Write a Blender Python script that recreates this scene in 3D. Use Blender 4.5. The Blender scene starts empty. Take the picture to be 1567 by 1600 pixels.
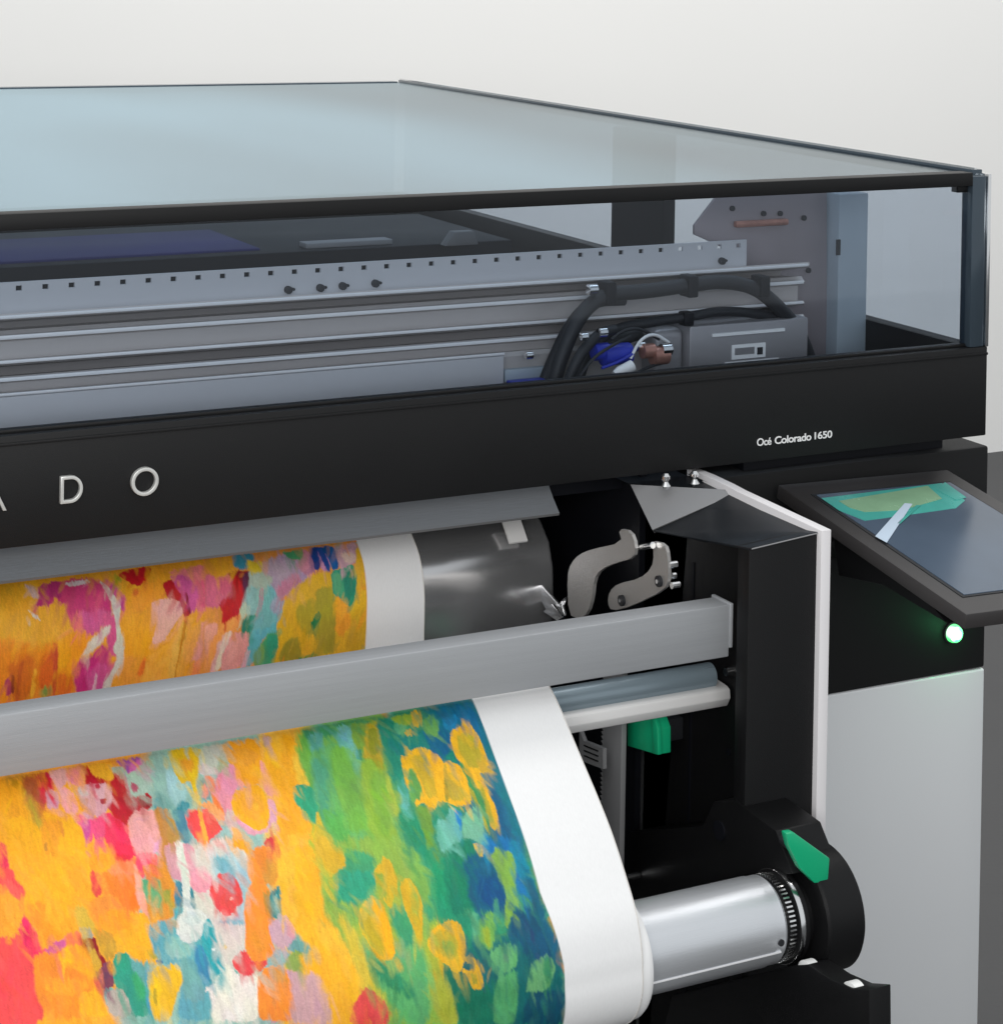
import bpy, bmesh, math, random
import numpy as np
from mathutils import Vector, Matrix, noise as mnoise
random.seed(7)
scene = bpy.context.scene
COL = scene.collection
R = math.radians

# ------------------------------------------------------------------ camera
# level camera with a vertical lens shift and a slight roll, focal length in photo pixels
FPX = 3361.25; ROLL = math.atan(0.0186777); YAW = R(27.676)
CX, CY = 783.0, -94.24                       # principal point in the photograph (1567 x 1600)
CAM = Vector((-2.24447, -2.61804, 1.70))
FW = Vector((math.sin(YAW), math.cos(YAW), 0)); RT = Vector((math.cos(YAW), -math.sin(YAW), 0)); UP = Vector((0, 0, 1))
cd = bpy.data.cameras.new('camera'); cam = bpy.data.objects.new('camera', cd); COL.objects.link(cam)
xr = RT * math.cos(ROLL) + UP * math.sin(ROLL); xu = -RT * math.sin(ROLL) + UP * math.cos(ROLL)
M = Matrix((xr, xu, -FW)).transposed().to_4x4(); M.translation = CAM
cam.matrix_world = M
cd.sensor_fit = 'HORIZONTAL'; cd.sensor_width = 36; cd.lens = 36 * FPX / 1567
cd.shift_x = (783.5 - CX) / 1567; cd.shift_y = (CY - 800) / 1567
cd.clip_start = 0.05; cd.clip_end = 100
scene.camera = cam

# ------------------------------------------------------------------ world, lamps, exposure
w = bpy.data.worlds.new('World'); scene.world = w; w.use_nodes = True
bg = w.node_tree.nodes['Background']; bg.inputs[0].default_value = (0.93, 0.97, 1.0, 1); bg.inputs[1].default_value = 0.72
FLOORZ = -0.25; WALLY = 3.86
def area(name, loc, target, sx, sy, power, col=(1, 1, 1)):
    ld = bpy.data.lights.new(name, 'AREA'); ld.shape = 'RECTANGLE'; ld.size = sx; ld.size_y = sy
    ld.energy = power; ld.color = col
    o = bpy.data.objects.new(name, ld); COL.objects.link(o); o.location = loc
    o.rotation_euler = (Vector(target) - Vector(loc)).to_track_quat('-Z', 'Y').to_euler()
    return o
area('overhead_fill', (-2.2, -1.6, 3.6), (-1.0, 0.0, 0.8), 3.0, 2.0, 10, (1.0, 0.98, 0.95))  # unseen overhead fill, added for soft light from above
area('front_fill', (-2.7, -3.3, 2.0), (-1.0, 0.0, 0.85), 2.6, 1.0, 80, (1.0, 0.99, 0.97))  # unseen frontal lamp, added to lift the sheet under the fascia
area('wall_fill', (1.8, 0.7, 4.3), (1.9, WALLY, 1.0), 8.0, 1.4, 185, (1.0, 0.98, 0.95))  # unseen lamp, added to brighten the back wall
scene.view_settings.view_transform = 'Standard'; scene.view_settings.look = 'None'
scene.view_settings.exposure = 0; scene.view_settings.gamma = 1


def ray(px, py):
    X = (px - CX) / FPX; Y = (py - CY) / FPX; c = math.cos(ROLL); s = math.sin(ROLL)
    return FW + RT * (X * c + Y * s) + UP * (X * s - Y * c)
def at(px, py, ax, val):
    """point of the plane ax = val that the photograph shows at (px, py)"""
    d = ray(px, py); i = 'xyz'.index(ax)
    return CAM + d * ((val - CAM[i]) / d[i])

# ------------------------------------------------------------------ materials
def srgb(h):
    if isinstance(h, str):
        h = [int(h[i:i + 2], 16) / 255 for i in (0, 2, 4)]
    return tuple(c / 12.92 if c <= .04045 else ((c + .055) / 1.055) ** 2.4 for c in h) + (1,)
def mat(name, col, rough=.5, metal=0., spec=.5, bump=0., bscale=200., var=.06, vscale=6., coat=0., aniso=None, rvar=0.08, stretch=(1, 1, 1)):
    m = bpy.data.materials.new(name); m.use_nodes = True; nt = m.node_tree; n = nt.nodes; l = nt.links
    b = n['Principled BSDF']; b.inputs['Roughness'].default_value = rough; b.inputs['Metallic'].default_value = metal
    b.inputs['Specular IOR Level'].default_value = spec; b.inputs['Coat Weight'].default_value = coat
    tc = n.new('ShaderNodeTexCoord'); mp = n.new('ShaderNodeMapping'); mp.inputs['Scale'].default_value = stretch
    l.new(tc.outputs['Object'], mp.inputs[0])
    nz = n.new('ShaderNodeTexNoise'); nz.inputs['Scale'].default_value = vscale; nz.inputs['Detail'].default_value = 6
    l.new(mp.outputs[0], nz.inputs['Vector'])
    mx = n.new('ShaderNodeMix'); mx.data_type = 'RGBA'
    c = col if len(col) == 4 else tuple(col) + (1,)
    mx.inputs['A'].default_value = tuple(v * (1 - var) for v in c[:3]) + (1,)
    mx.inputs['B'].default_value = tuple(min(1, v * (1 + var)) for v in c[:3]) + (1,)
    l.new(nz.outputs[0], mx.inputs['Factor']); l.new(mx.outputs['Result'], b.inputs['Base Color'])
    mr = n.new('ShaderNodeMapRange'); mr.inputs['To Min'].default_value = max(0.01, rough - rvar); mr.inputs['To Max'].default_value = min(1, rough + rvar)
    l.new(nz.outputs[0], mr.inputs[0]); l.new(mr.outputs[0], b.inputs['Roughness'])
    if bump:
        n2 = n.new('ShaderNodeTexNoise'); n2.inputs['Scale'].default_value = bscale; n2.inputs['Detail'].default_value = 3
        l.new(mp.outputs[0], n2.inputs['Vector'])
        bp = n.new('ShaderNodeBump'); bp.inputs['Strength'].default_value = bump; bp.inputs['Distance'].default_value = 0.001
        l.new(n2.outputs[0], bp.inputs['Height']); l.new(bp.outputs[0], b.inputs['Normal'])
    if aniso is not None:
        b.inputs['Anisotropic'].default_value = aniso
    return m
def glass(name, tint, refl_tint, ior=1.45, rough=.02, fac=1.0, alt=None):
    m = bpy.data.materials.new(name); m.use_nodes = True; nt = m.node_tree; n = nt.nodes; l = nt.links
    n.remove(n['Principled BSDF']); out = n['Material Output']
    t = n.new('ShaderNodeBsdfTransparent'); g = n.new('ShaderNodeBsdfGlossy'); mx = n.new('ShaderNodeMixShader'); f = n.new('ShaderNodeFresnel')
    f.inputs[0].default_value = ior; g.inputs['Roughness'].default_value = rough; g.inputs['Color'].default_value = refl_tint
    if alt:  # uneven room reflections put into the gloss colour as large soft noise
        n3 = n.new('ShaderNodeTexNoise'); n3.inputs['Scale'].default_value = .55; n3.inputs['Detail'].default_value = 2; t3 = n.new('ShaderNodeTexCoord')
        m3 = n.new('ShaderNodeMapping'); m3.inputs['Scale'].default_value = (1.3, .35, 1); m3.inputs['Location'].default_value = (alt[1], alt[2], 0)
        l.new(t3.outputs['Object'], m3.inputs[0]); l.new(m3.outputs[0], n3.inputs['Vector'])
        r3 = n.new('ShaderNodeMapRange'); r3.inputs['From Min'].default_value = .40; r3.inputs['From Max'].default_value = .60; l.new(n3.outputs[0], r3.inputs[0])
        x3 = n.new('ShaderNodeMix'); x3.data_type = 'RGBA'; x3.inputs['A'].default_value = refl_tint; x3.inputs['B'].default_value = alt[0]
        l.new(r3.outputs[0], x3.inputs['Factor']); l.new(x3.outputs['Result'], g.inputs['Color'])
    nz = n.new('ShaderNodeTexNoise'); nz.inputs['Scale'].default_value = 1.3; tc = n.new('ShaderNodeTexCoord')
    mp = n.new('ShaderNodeMapping'); mp.inputs['Scale'].default_value = (.6, 1, 6)
    l.new(tc.outputs['Object'], mp.inputs[0]); l.new(mp.outputs[0], nz.inputs['Vector'])
    mt = n.new('ShaderNodeMix'); mt.data_type = 'RGBA'
    mt.inputs['A'].default_value = tuple(v * .97 for v in tint[:3]) + (1,); mt.inputs['B'].default_value = tuple(min(1, v * 1.03) for v in tint[:3]) + (1,)
    l.new(nz.outputs[0], mt.inputs['Factor']); l.new(mt.outputs['Result'], t.inputs['Color'])
    mu = n.new('ShaderNodeMath'); mu.operation = 'MULTIPLY'; mu.inputs[1].default_value = fac; mu.use_clamp = True
    l.new(f.outputs[0], mu.inputs[0])
    ge = n.new('ShaderNodeNewGeometry'); inv = n.new('ShaderNodeMath'); inv.operation = 'SUBTRACT'; inv.inputs[0].default_value = 1; l.new(ge.outputs['Backfacing'], inv.inputs[1])
    mm = n.new('ShaderNodeMath'); mm.operation = 'MULTIPLY'; l.new(mu.outputs[0], mm.inputs[0]); l.new(inv.outputs[0], mm.inputs[1]); l.new(mm.outputs[0], mx.inputs[0]); l.new(t.outputs[0], mx.inputs[1]); l.new(g.outputs[0], mx.inputs[2]); l.new(mx.outputs[0], out.inputs['Surface'])
    return m
def emit(name, col, s):
    m = bpy.data.materials.new(name); m.use_nodes = True; n = m.node_tree.nodes; b = n['Principled BSDF']
    b.inputs['Base Color'].default_value = (.8, .9, .85, 1); b.inputs['Emission Color'].default_value = col; b.inputs['Emission Strength'].default_value = s
    lw = n.new('ShaderNodeLayerWeight'); lw.inputs[0].default_value = .5
    rp = n.new('ShaderNodeValToRGB'); rp.color_ramp.elements[0].color = (1, 1, 1, 1); rp.color_ramp.elements[1].color = col; rp.color_ramp.elements[0].position = .1; rp.color_ramp.elements[1].position = .42
    m.node_tree.links.new(lw.outputs['Facing'], rp.inputs[0]); m.node_tree.links.new(rp.outputs[0], b.inputs['Emission Color'])
    return m
MT = dict(
    fascia=mat('black_powder_coat', (.0085, .0085, .009), .5, spec=.25, bump=.25, bscale=900, var=.1),
    black=mat('black_sheet_metal', (.006, .006, .0065), .45, spec=.22, bump=.2, bscale=700, var=.15),
    blackhood=mat('dark_blue_black_paint', (.009, .011, .014), .36, spec=.35, bump=.2, bscale=700, var=.15),
    matte=mat('matte_black_panel', (.009, .009, .0095), .65, spec=.25, bump=.2, bscale=700, var=.12),
    dark=mat('dark_interior', (.005, .0055, .008), .5, spec=.2, var=.2),
    slab=mat('dark_blue_cover', (.010, .009, .042), .6, spec=.10, var=.85, vscale=1.6, stretch=(1, 4, 1)),
    rubber=mat('black_rubber', (.012, .013, .016), .6, bump=.4, bscale=300, var=.2),
    greyface=mat('grey_facet', (.22, .22, .225), .5, bump=.1),
    alu=mat('anodised_aluminium', (.335, .345, .36), .42, metal=.15, bump=.22, bscale=60, var=.07, stretch=(1, 40, 40)),
    alu2=mat('brushed_beam', (.50, .465, .45), .42, metal=.35, bump=.2, bscale=60, var=.05, stretch=(.6, 40, 40)),
    steel=mat('polished_steel', (.66, .66, .67), .22, metal=.85, bump=.02, bscale=30, var=.10, vscale=7, stretch=(1, 2, 2), rvar=.1),
    tube=mat('satin_tube', (.66, .68, .71), .33, metal=.6, bump=.15, bscale=50, var=.03, stretch=(1, 25, 25)),
    hook=mat('laser_cut_steel', (.36, .35, .34), .45, metal=.6, bump=.3, bscale=250, var=.08),
    chrome=mat('bright_steel', (.8, .8, .8), .18, metal=1, var=.1),
    lip=mat('grey_guide', (.15, .15, .152), .4, metal=.25, bump=.2, bscale=40, var=.07, stretch=(1, 12, 12)),
    white=mat('white_plate', (.70, .68, .69), .5, bump=.1, var=.03),
    cabinet=mat('silver_grey_panel', (.80, .815, .83), .38, metal=.25, bump=.12, bscale=500, var=.03, vscale=2),
    guide=mat('white_guide', (.78, .77, .76), .4, bump=.1, var=.03),
    blueroll=mat('blue_grey_roller', (.22, .28, .32), .3, metal=.3, var=.1, stretch=(1, 10, 10)),
    green=mat('green_plastic', srgb('12A674'), .38, bump=.08, bscale=300, var=.04),
    nylon=mat('white_nylon', (.75, .75, .74), .4, var=.05),
    paper=mat('white_paper', (.75, .75, .75), .6, bump=.05, bscale=400, var=.015),
    paperedge=mat('paper_edges', (.62, .60, .57), .8, bump=.5, bscale=600, var=.12, vscale=40),
    bezel=mat('grey_bezel', (.034, .031, .031), .5, bump=.15, bscale=500, var=.08),
    screen=mat('screen_glass', (.075, .105, .15), .22, var=.35, vscale=5),
    teal=mat('teal_reflection', srgb('4BA79C'), .25, var=.35, vscale=14),
    olive=mat('olive_reflection', srgb('88AE8C'), .25, var=.2, vscale=20),
    pale=mat('pale_reflection', srgb('C5D5E6'), .25, var=.05),
    silverletter=mat('silver_letters', (.62, .62, .60), .3, metal=.3, var=.05),
    ink=mat('white_ink', (.8, .8, .8), .6, var=.02),
    motor=mat('carriage_metal', (.34, .33, .34), .42, metal=.5, bump=.2, bscale=80, var=.12),
    mauve=mat('mauve_end_plate', (.30, .26, .27), .5, metal=.3, bump=.1, var=.14, vscale=9),
    bluegrey=mat('blue_grey_post', (.36, .42, .47), .5, metal=.2, var=.06),
    strip=mat('pale_strip', (.52, .52, .54), .5, metal=.1, var=.04, stretch=(.5, 10, 10)),
    brightline=mat('bright_line', (.85, .85, .86), .4, metal=.2, var=.04),
    violet=mat('violet_reflection_paint', (.026, .024, .105), .5, spec=.2, var=.7, vscale=2.2, stretch=(1, 3, 1)),
    blue=mat('blue_plastic', (.015, .03, .36), .4, var=.4, vscale=40),
    copper=mat('copper_fitting', (.45, .22, .17), .4, metal=.6, var=.4, vscale=60),
    rail=mat('tinted_edge', (.05, .07, .09), .15, metal=.3, var=.2),
    floor=mat('dark_grey_floor', (.042, .042, .044), .5, bump=.2, bscale=80, var=.15, vscale=3),
    wall=mat('off_white_wall', (.80, .795, .78), .85, bump=.1, bscale=300, var=.015, vscale=1.2),
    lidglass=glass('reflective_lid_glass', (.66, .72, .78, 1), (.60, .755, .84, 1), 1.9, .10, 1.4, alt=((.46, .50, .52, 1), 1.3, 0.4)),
    tinted=glass('smoked_blue_glass', (.84, .868, .90, 1), (.9, .94, 1, 1), 1.48, .03, 1.0),
)

# ------------------------------------------------------------------ mesh builder
class MB:
    def __init__(s): s.v = []; s.f = []
    def add(s, v, f):
        k = len(s.v); s.v += [Vector(p) for p in v]; s.f += [[i + k for i in q] for q in f]; return s
    def box(s, x0, x1, y0, y1, z0, z1):
        x0, x1 = sorted((x0, x1)); y0, y1 = sorted((y0, y1)); z0, z1 = sorted((z0, z1))
        return s.add([(x0, y0, z0), (x1, y0, z0), (x1, y1, z0), (x0, y1, z0), (x0, y0, z1), (x1, y0, z1), (x1, y1, z1), (x0, y1, z1)],
                     [(0, 3, 2, 1), (4, 5, 6, 7), (0, 1, 5, 4), (1, 2, 6, 5), (2, 3, 7, 6), (3, 0, 4, 7)])
    def prism(s, pts, vec):
        pts = [Vector(p) for p in pts]; vec = Vector(vec); n = len(pts)
        return s.add(pts + [p + vec for p in pts], [list(range(n)), list(range(2 * n - 1, n - 1, -1))] + [(i, i + n, (i + 1) % n + n, (i + 1) % n) for i in range(n)])
    def tube(s, path, r, n=12, cap=True):
        path = [Vector(p) for p in path]; rs = r if isinstance(r, (list, tuple)) else [r] * len(path)
        k = len(s.v); up = None
        for i, p in enumerate(path):
            t = (path[min(i + 1, len(path) - 1)] - path[max(i - 1, 0)]).normalized()
            if up is None:
                up = Vector((0, 0, 1)) if abs(t.z) < .9 else Vector((0, 1, 0))
            a = t.cross(up).normalized(); up = a.cross(t).normalized()
            for j in range(n):
                th = 2 * math.pi * j / n; s.v.append(p + (a * math.cos(th) + up * math.sin(th)) * rs[i])
        for i in range(len(path) - 1):
            for j in range(n):
                s.f.append([k + i * n + j, k + i * n + (j + 1) % n, k + (i + 1) * n + (j + 1) % n, k + (i + 1) * n + j])
        if cap: s.f.append([k + j for j in range(n)][::-1]); s.f.append([k + (len(path) - 1) * n + j for j in range(n)])
        return s
    def lathe(s, c, prof, n=64):
        """profile of (x, radius) turned round the X axis through c = (y, z)"""
        k = len(s.v)
        for x, r in prof:
            for j in range(n):
                th = 2 * math.pi * j / n; s.v.append(Vector((x, c[0] + r * math.cos(th), c[1] + r * math.sin(th))))
        for i in range(len(prof) - 1):
            for j in range(n):
                s.f.append([k + i * n + j, k + i * n + (j + 1) % n, k + (i + 1) * n + (j + 1) % n, k + (i + 1) * n + j])
        s.f.append([k + j for j in range(n)][::-1]); s.f.append([k + (len(prof) - 1) * n + j for j in range(n)])
        return s
WL = {}
def build(mb, name, m, parent=None, bevel=0., smooth=False, seg=2, kind=None, label=None):
    vs = mb.v; c = sum(vs, Vector()) / len(vs)
    me = bpy.data.meshes.new(name)
    me.from_pydata([tuple(v - c) for v in vs], [], mb.f); me.validate()
    bm = bmesh.new(); bm.from_mesh(me); bmesh.ops.recalc_face_normals(bm, faces=bm.faces)
    if bevel:
        es = [e for e in bm.edges if len(e.link_faces) == 2 and e.calc_face_angle(0) > R(28)]
        if es: bmesh.ops.bevel(bm, geom=es, offset=bevel, segments=seg, affect='EDGES', profile=.5)
    bm.to_mesh(me); bm.free()
    me.materials.append(m)
    if smooth or bevel:
        for p in me.polygons: p.use_smooth = True
        try: me.set_sharp_from_angle(angle=R(35))
        except Exception: pass
    o = bpy.data.objects.new(name, me); COL.objects.link(o); WL[o.name] = c.copy()
    if parent is not None: o.parent = parent; o.location = c - WL[parent.name]
    else: o.location = c
    if kind: o['kind'] = kind
    if label: o['label'] = label
    return o
def thing(name, label, cat, loc):
    o = bpy.data.objects.new(name, None); COL.objects.link(o); o.location = loc; WL[o.name] = Vector(loc)
    o['label'] = label; o['category'] = cat; o.empty_display_size = .1
    return o
def child(o, parent, loc, name=None):
    """copy of a small piece, sharing its mesh"""
    c = o.copy(); COL.objects.link(c); c.parent = parent; WL[c.name] = Vector(loc); c.location = Vector(loc) - WL[parent.name]
    return c
def chaikin(p, n=2, closed=True):
    for _ in range(n):
        q = []
        for i in range(len(p) if closed else len(p) - 1):
            a = Vector(p[i]); b = Vector(p[(i + 1) % len(p)]); q += [a * .75 + b * .25, a * .25 + b * .75]
        p = q if closed else [Vector(p[0])] + q + [Vector(p[-1])]
    return p

# ------------------------------------------------------------------ setting
yw = at(1556, 706, 'z', FLOORZ)
print('wall y', yw.y)
WY = yw.y
mb = MB(); mb.add([(-12, -7, FLOORZ), (18, -7, FLOORZ), (18, WY + 1, FLOORZ), (-12, WY + 1, FLOORZ)], [(0, 1, 2, 3)])
fl = build(mb, 'floor', MT['floor'], kind='structure'); fl['label'] = 'dark grey floor behind and under the printer'
mb = MB(); mb.box(-12, 18, WY, WY + .15, FLOORZ, 5.2)
wl = build(mb, 'wall', MT['wall'], kind='structure'); wl['label'] = 'plain off-white wall behind the printer'

# ------------------------------------------------------------------ the printer
XL = -2.45
P = thing('large_format_printer', 'black and silver wide roll printer with a tinted glass lid and tilted touchscreen', 'printer', (-1.2, .6, 0))

# fascia beam, trim and lid frame
fas = build(MB().box(XL, 0, 0, .03, .940, 1.079), 'fascia', MT['fascia'], P, .002)
build(MB().box(XL, -.001, -.003, .0, 1.0665, 1.0705), 'trim_line', MT['fascia'], P, .0008)
build(MB().box(XL, -.03, .012, .026, 1.079, 1.0835), 'glass_seat', MT['fascia'], P, .001)
build(MB().box(XL, -.0, .03, 2.13, .955, 1.079).add([], []), 'upper_body', MT['black'], P, .002) if False else None
# side beam and rear beam of the body, open in the middle so that the works show
build(MB().box(-.03, 0, .03, 2.13, .94, 1.079), 'side_beam', MT['black'], P, .002)
build(MB().box(XL, 0, 2.13, 2.16, .94, 1.079), 'rear_beam', MT['black'], P, .002)
build(MB().box(XL, -.03, .10, 2.13, .945, .955), 'inner_deck', MT['dark'], P)
ZT = 1.353
build(MB().box(XL, -.035, .000, .03, 1.331, ZT - .001), 'front_rail', MT['fascia'], P, .0015)
build(MB().box(XL, -.035, 2.12, 2.15, 1.335, ZT - .001), 'rear_rail', MT['rail'], P, .0015)
sr = build(MB().box(-.020, -.0, .02, 2.15, 1.333, ZT + .001), 'side_rail', MT['rail'], P, .0015)
build(MB().box(-.016, -.012, .02, 2.15, ZT + .001, ZT + .004), 'rail_seam', MT['chrome'], P, .0)
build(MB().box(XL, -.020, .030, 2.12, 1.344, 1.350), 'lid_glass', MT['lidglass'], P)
build(MB().box(XL, -.035, .014, .020, 1.0835, 1.331), 'front_pane', MT['tinted'], P)
build(MB().box(-.014, -.008, .034, 2.12, 1.079, 1.333), 'side_pane', MT['tinted'], P)
build(MB().box(XL, -.035, 2.132, 2.138, 1.079, 1.335), 'rear_pane', MT['tinted'], P)
pc = build(MB().box(-.034, -.006, .002, .028, 1.079, 1.346), 'corner_post', MT['rail'], P, .002)
build(MB().box(-.0055, .001, -.001, .026, 1.079, 1.349), 'post_edge', MT['chrome'], pc, .001)
build(MB().box(-.055, -.035, .012, .028, 1.320, 1.331), 'lid_catch', MT['black'], P, .001)

# raised letters on the fascia
def letter_o(cx):
    mb = MB(); n = 40; pts = []
    for j in range(n):
        t = 2 * math.pi * j / n; pts.append((math.cos(t), math.sin(t)))
    ring = []
    for rx, rz in ((.0180, .0180), (.0134, .0134)):
        ring.append([(cx + rx * a, rz * b) for a, b in pts])
    v = []; 
    for y in (-.0075, -.0002):
        for r_ in ring: v += [(a, y, 1.0065 + b) for a, b in r_]
    f = []
    for j in range(n):
        k = (j + 1) % n
        f += [(j, k, n + k, n + j), (2 * n + j, 3 * n + j, 3 * n + k, 2 * n + k), (j, 2 * n + j, 2 * n + k, k), (n + j, n + k, 3 * n + k, 3 * n + j)]
    return mb.add(v, f)
def band(outer, inner, y0=-.0075, y1=-.0002):
    n = len(outer); v = [(a, y0, b) for a, b in outer] + [(a, y0, b) for a, b in inner] + [(a, y1, b) for a, b in outer] + [(a, y1, b) for a, b in inner]; f = []
    for j in range(n):
        k = (j + 1) % n
        f += [(j, k, n + k, n + j), (2 * n + j, 3 * n + j, 3 * n + k, 2 * n + k), (j, 2 * n + j, 2 * n + k, k), (n + j, n + k, 3 * n + k, 3 * n + j)]
    return MB().add(v, f)
build(letter_o(-1.3685), 'letter', MT['silverletter'], fas, .0008)
def dshape(x0, z0, w_, h, r0):
    p = [(x0, z0), (x0, z0 + h)]; n = 14
    for j in range(n + 1):
        t = math.pi / 2 - math.pi * j / n; p.append((x0 + w_ - r0 + r0 * math.cos(t), z0 + h / 2 + h / 2 * math.sin(t)))
    return p
build(band(dshape(-1.4775, .9895, .0285, .034, .0155), dshape(-1.4733, .9937, .0202, .0256, .0115)), 'letter', MT['silverletter'], fas, .0008)
def letter_a(cx, zb=.989, h=.0345, wd=.034):
    t = .0045; mb = MB()
    for s in (-1, 1):
        mb.prism([(cx + s * wd / 2, -.0075, zb), (cx + s * (wd / 2 - t), -.0075, zb), (cx, -.0075, zb + h - .007), (cx, -.0075, zb + h)], (0, .0073, 0))
    mb.box(cx - wd * .27, cx + wd * .27, -.0074, -.0003, zb + .009, zb + .0128)
    return mb
for i in range(3):      # only the last foot of the A is in the picture
    if i == 0: build(letter_a(-1.5615), 'letter', MT['silverletter'], fas, .0006)

def text_mesh(s, size, bold=.02, extr=.0003, shear=0):
    cu = bpy.data.curves.new('lettering', 'FONT'); cu.body = s; cu.size = size; cu.offset = bold * size; cu.extrude = extr; cu.space_character = .93
    to = bpy.data.objects.new('lettering', cu); COL.objects.link(to)
    bpy.context.view_layer.update(); dg = bpy.context.evaluated_depsgraph_get()
    me = bpy.data.meshes.new_from_object(to.evaluated_get(dg)); bpy.data.objects.remove(to)
    return me
def put_text(s, x0, x1, y, z, hsize, m, parent, bold=.02, name='lettering'):
    me = text_mesh(s, hsize, bold); me.materials.clear(); me.materials.append(m)
    xs = [v.co.x for v in me.vertices]; k = (x1 - x0) / (max(xs) - min(xs)); mn = min(xs)
    for v in me.vertices: v.co = Vector(((v.co.x - mn) * k, v.co.z * -1, v.co.y))
    o = bpy.data.objects.new(name, me); COL.objects.link(o); WL[o.name] = Vector((x0, y, z)); o.parent = parent; o.location = Vector((x0, y, z)) - WL[parent.name]
    return o
put_text('Oc\u00e9 ', -.432, -.4065, -.0006, .9635, .0155, MT['ink'], fas, .012)
put_text('Colorado', -.4005, -.3345, -.0006, .9635, .0155, MT['ink'], fas, .017)
put_text('1650', -.3285, -.2965, -.0006, .9640, .0150, MT['ink'], fas, .012)

# ---- gantry beam behind the glass
YB = .25
def zl(px, py, y=YB): return at(px, py, 'y', y).z
zs_top = zl(9, 439); zs_bot = zl(9, 496); xs_r = at(1160, 376, 'y', YB).x; xb_r = at(1247, 414, 'y', YB).x
print('beam', zs_top, zs_bot, xs_r, xb_r)
# perforated strip: real slots cut as missing cells
def slotted(x0, x1, z0, z1, y, xs, hw, zc, hh):
    mb = MB(); cuts = sorted(xs); zz = [z0, zc - hh, zc + hh, z1]; cols = [x0]
    for c in cuts: cols += [c - hw, c + hw]
    cols.append(x1)
    for i in range(len(cols) - 1):
        hole = i % 2 == 1
        if hole:
            mb.box(cols[i], cols[i + 1], y, y + .004, z0, zz[1]); mb.box(cols[i], cols[i + 1], y, y + .004, zz[2], z1)
        else: mb.box(cols[i], cols[i + 1], y, y + .004, z0, z1)
    return mb
hole_x = []; hx = at(1147, 382, 'y', YB).x
while hx > XL + .05: hole_x.append(hx); hx -= .0362
gb = build(slotted(XL, xs_r, zs_bot, zs_top, YB - .012, hole_x, .0042, zs_top - .0085, .0035), 'perforated_strip', MT['strip'], P)
for px, py in ((449, 452), (499, 449), (534, 446), (585, 442), (1126, 407)):
    p = at(px, py, 'y', YB - .012)
    sc = build(MB().tube([(p.x, YB - .012, p.z), (p.x, YB - .020, p.z)], .0058, 10), 'screw', MT['rubber'], gb, .001, True)
    build(MB().tube([(p.x + .009, YB - .012, p.z), (p.x + .009, YB - .015, p.z)], .0022, 8), 'rivet', MT['rubber'], sc)
# beam section: grooves and ridges extruded along X, heights read at the left edge
ys = [(490, -.030), (497, -.032), (500, -.028), (503, .045), (512, .05), (516, -.010), (522, -.014), (527, -.020), (531, -.016), (533, 0), (561, 0), (563, -.016), (568, -.020), (571, -.014), (573, .045), (586, .05), (588, -.016), (593, -.020), (596, -.012), (598, -.002), (612, -.002), (614, -.026), (622, -.030), (700, -.030), (700, .09), (490, .09)]
prof = [(YB + d, zl(9, p, YB + d)) for p, d in ys]
beam = build(MB().prism([(XL, y, z) for y, z in prof][:], (xb_r - XL, 0, 0)), 'gantry_beam', MT['alu2'], P)
for py_, dy_, hh_ in ((496, -.034, .0022), (527.5, -.022, .0028), (566, -.022, .0022), (593.5, -.022, .0026), (617, -.0475, .0018)):  # pale strips put the highlights along the beam edges into colour
    zz_ = zl(9, py_, YB + dy_)
    build(MB().box(XL, xb_r - .004 if py_ < 610 else at(785, 556, 'y', YB - .04).x, YB + dy_, YB + dy_ + .004, zz_ - hh_, zz_ + hh_), 'beam_highlight', MT['brightline'], beam, .0006)
xp = at(785, 556, 'y', YB - .04).x
# lower cover plate that stops short of the carriage
z1 = zl(9, 619, YB - .04)
build(MB().box(XL, xp, YB - .045, YB - .032, z1 - .062, z1), 'beam_cover', MT['strip'], P, .001)
build(MB().box(xp + .003, at(852, 560, 'y', YB - .04).x, YB - .044, YB - .032, z1 - .04, z1 - .022), 'scale_strip', MT['bluegrey'], P, .001)
build(MB().box(xp + .004, at(846, 585, 'y', YB - .05).x, YB - .07, YB - .046, z1 - .06, z1 - .036), 'blue_cover', MT['blue'], P, .001)

# dark print-head cover box behind the beam
zc_ = 1.205; a = at(800, 374, 'z', zc_); b = at(652, 333, 'z', zc_)
build(MB().box(XL, a.x, a.y, b.y, 1.05, zc_), 'head_cover', MT['dark'], P, .004)
vc = at(335, 360, 'z', zc_ + .004)
build(MB().box(XL, vc.x, a.y + .03, b.y - .1, zc_ - .02, zc_ + .004), 'violet_reflection', MT['violet'], P, .003)  # violet reflection in the front pane, put in as a coloured panel
p = at(722, 383, 'z', zc_)
br = MB().prism([(p.x - .03, p.y, zc_), (p.x + .03, p.y, zc_), (p.x + .022, p.y, zc_ + .022), (p.x - .014, p.y, zc_ + .022)], (0, .02, 0))
build(br, 'bracket', MT['lip'], P, .001)
p = at(560, 384, 'z', zc_)
build(MB().box(p.x - .09, p.x + .06, p.y, p.y + .03, zc_, zc_ + .008), 'slide_bar', MT['greyface'], P, .001)
# rear frame post and shelf seen through the panes
a = at(968, 330, 'x', -.03); b = at(1050, 330, 'x', -.03); print('post', a, b)
build(MB().box(-.05, -.022, b.y, a.y, 1.079, 1.333), 'side_post', MT['dark'], P, .003)
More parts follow.
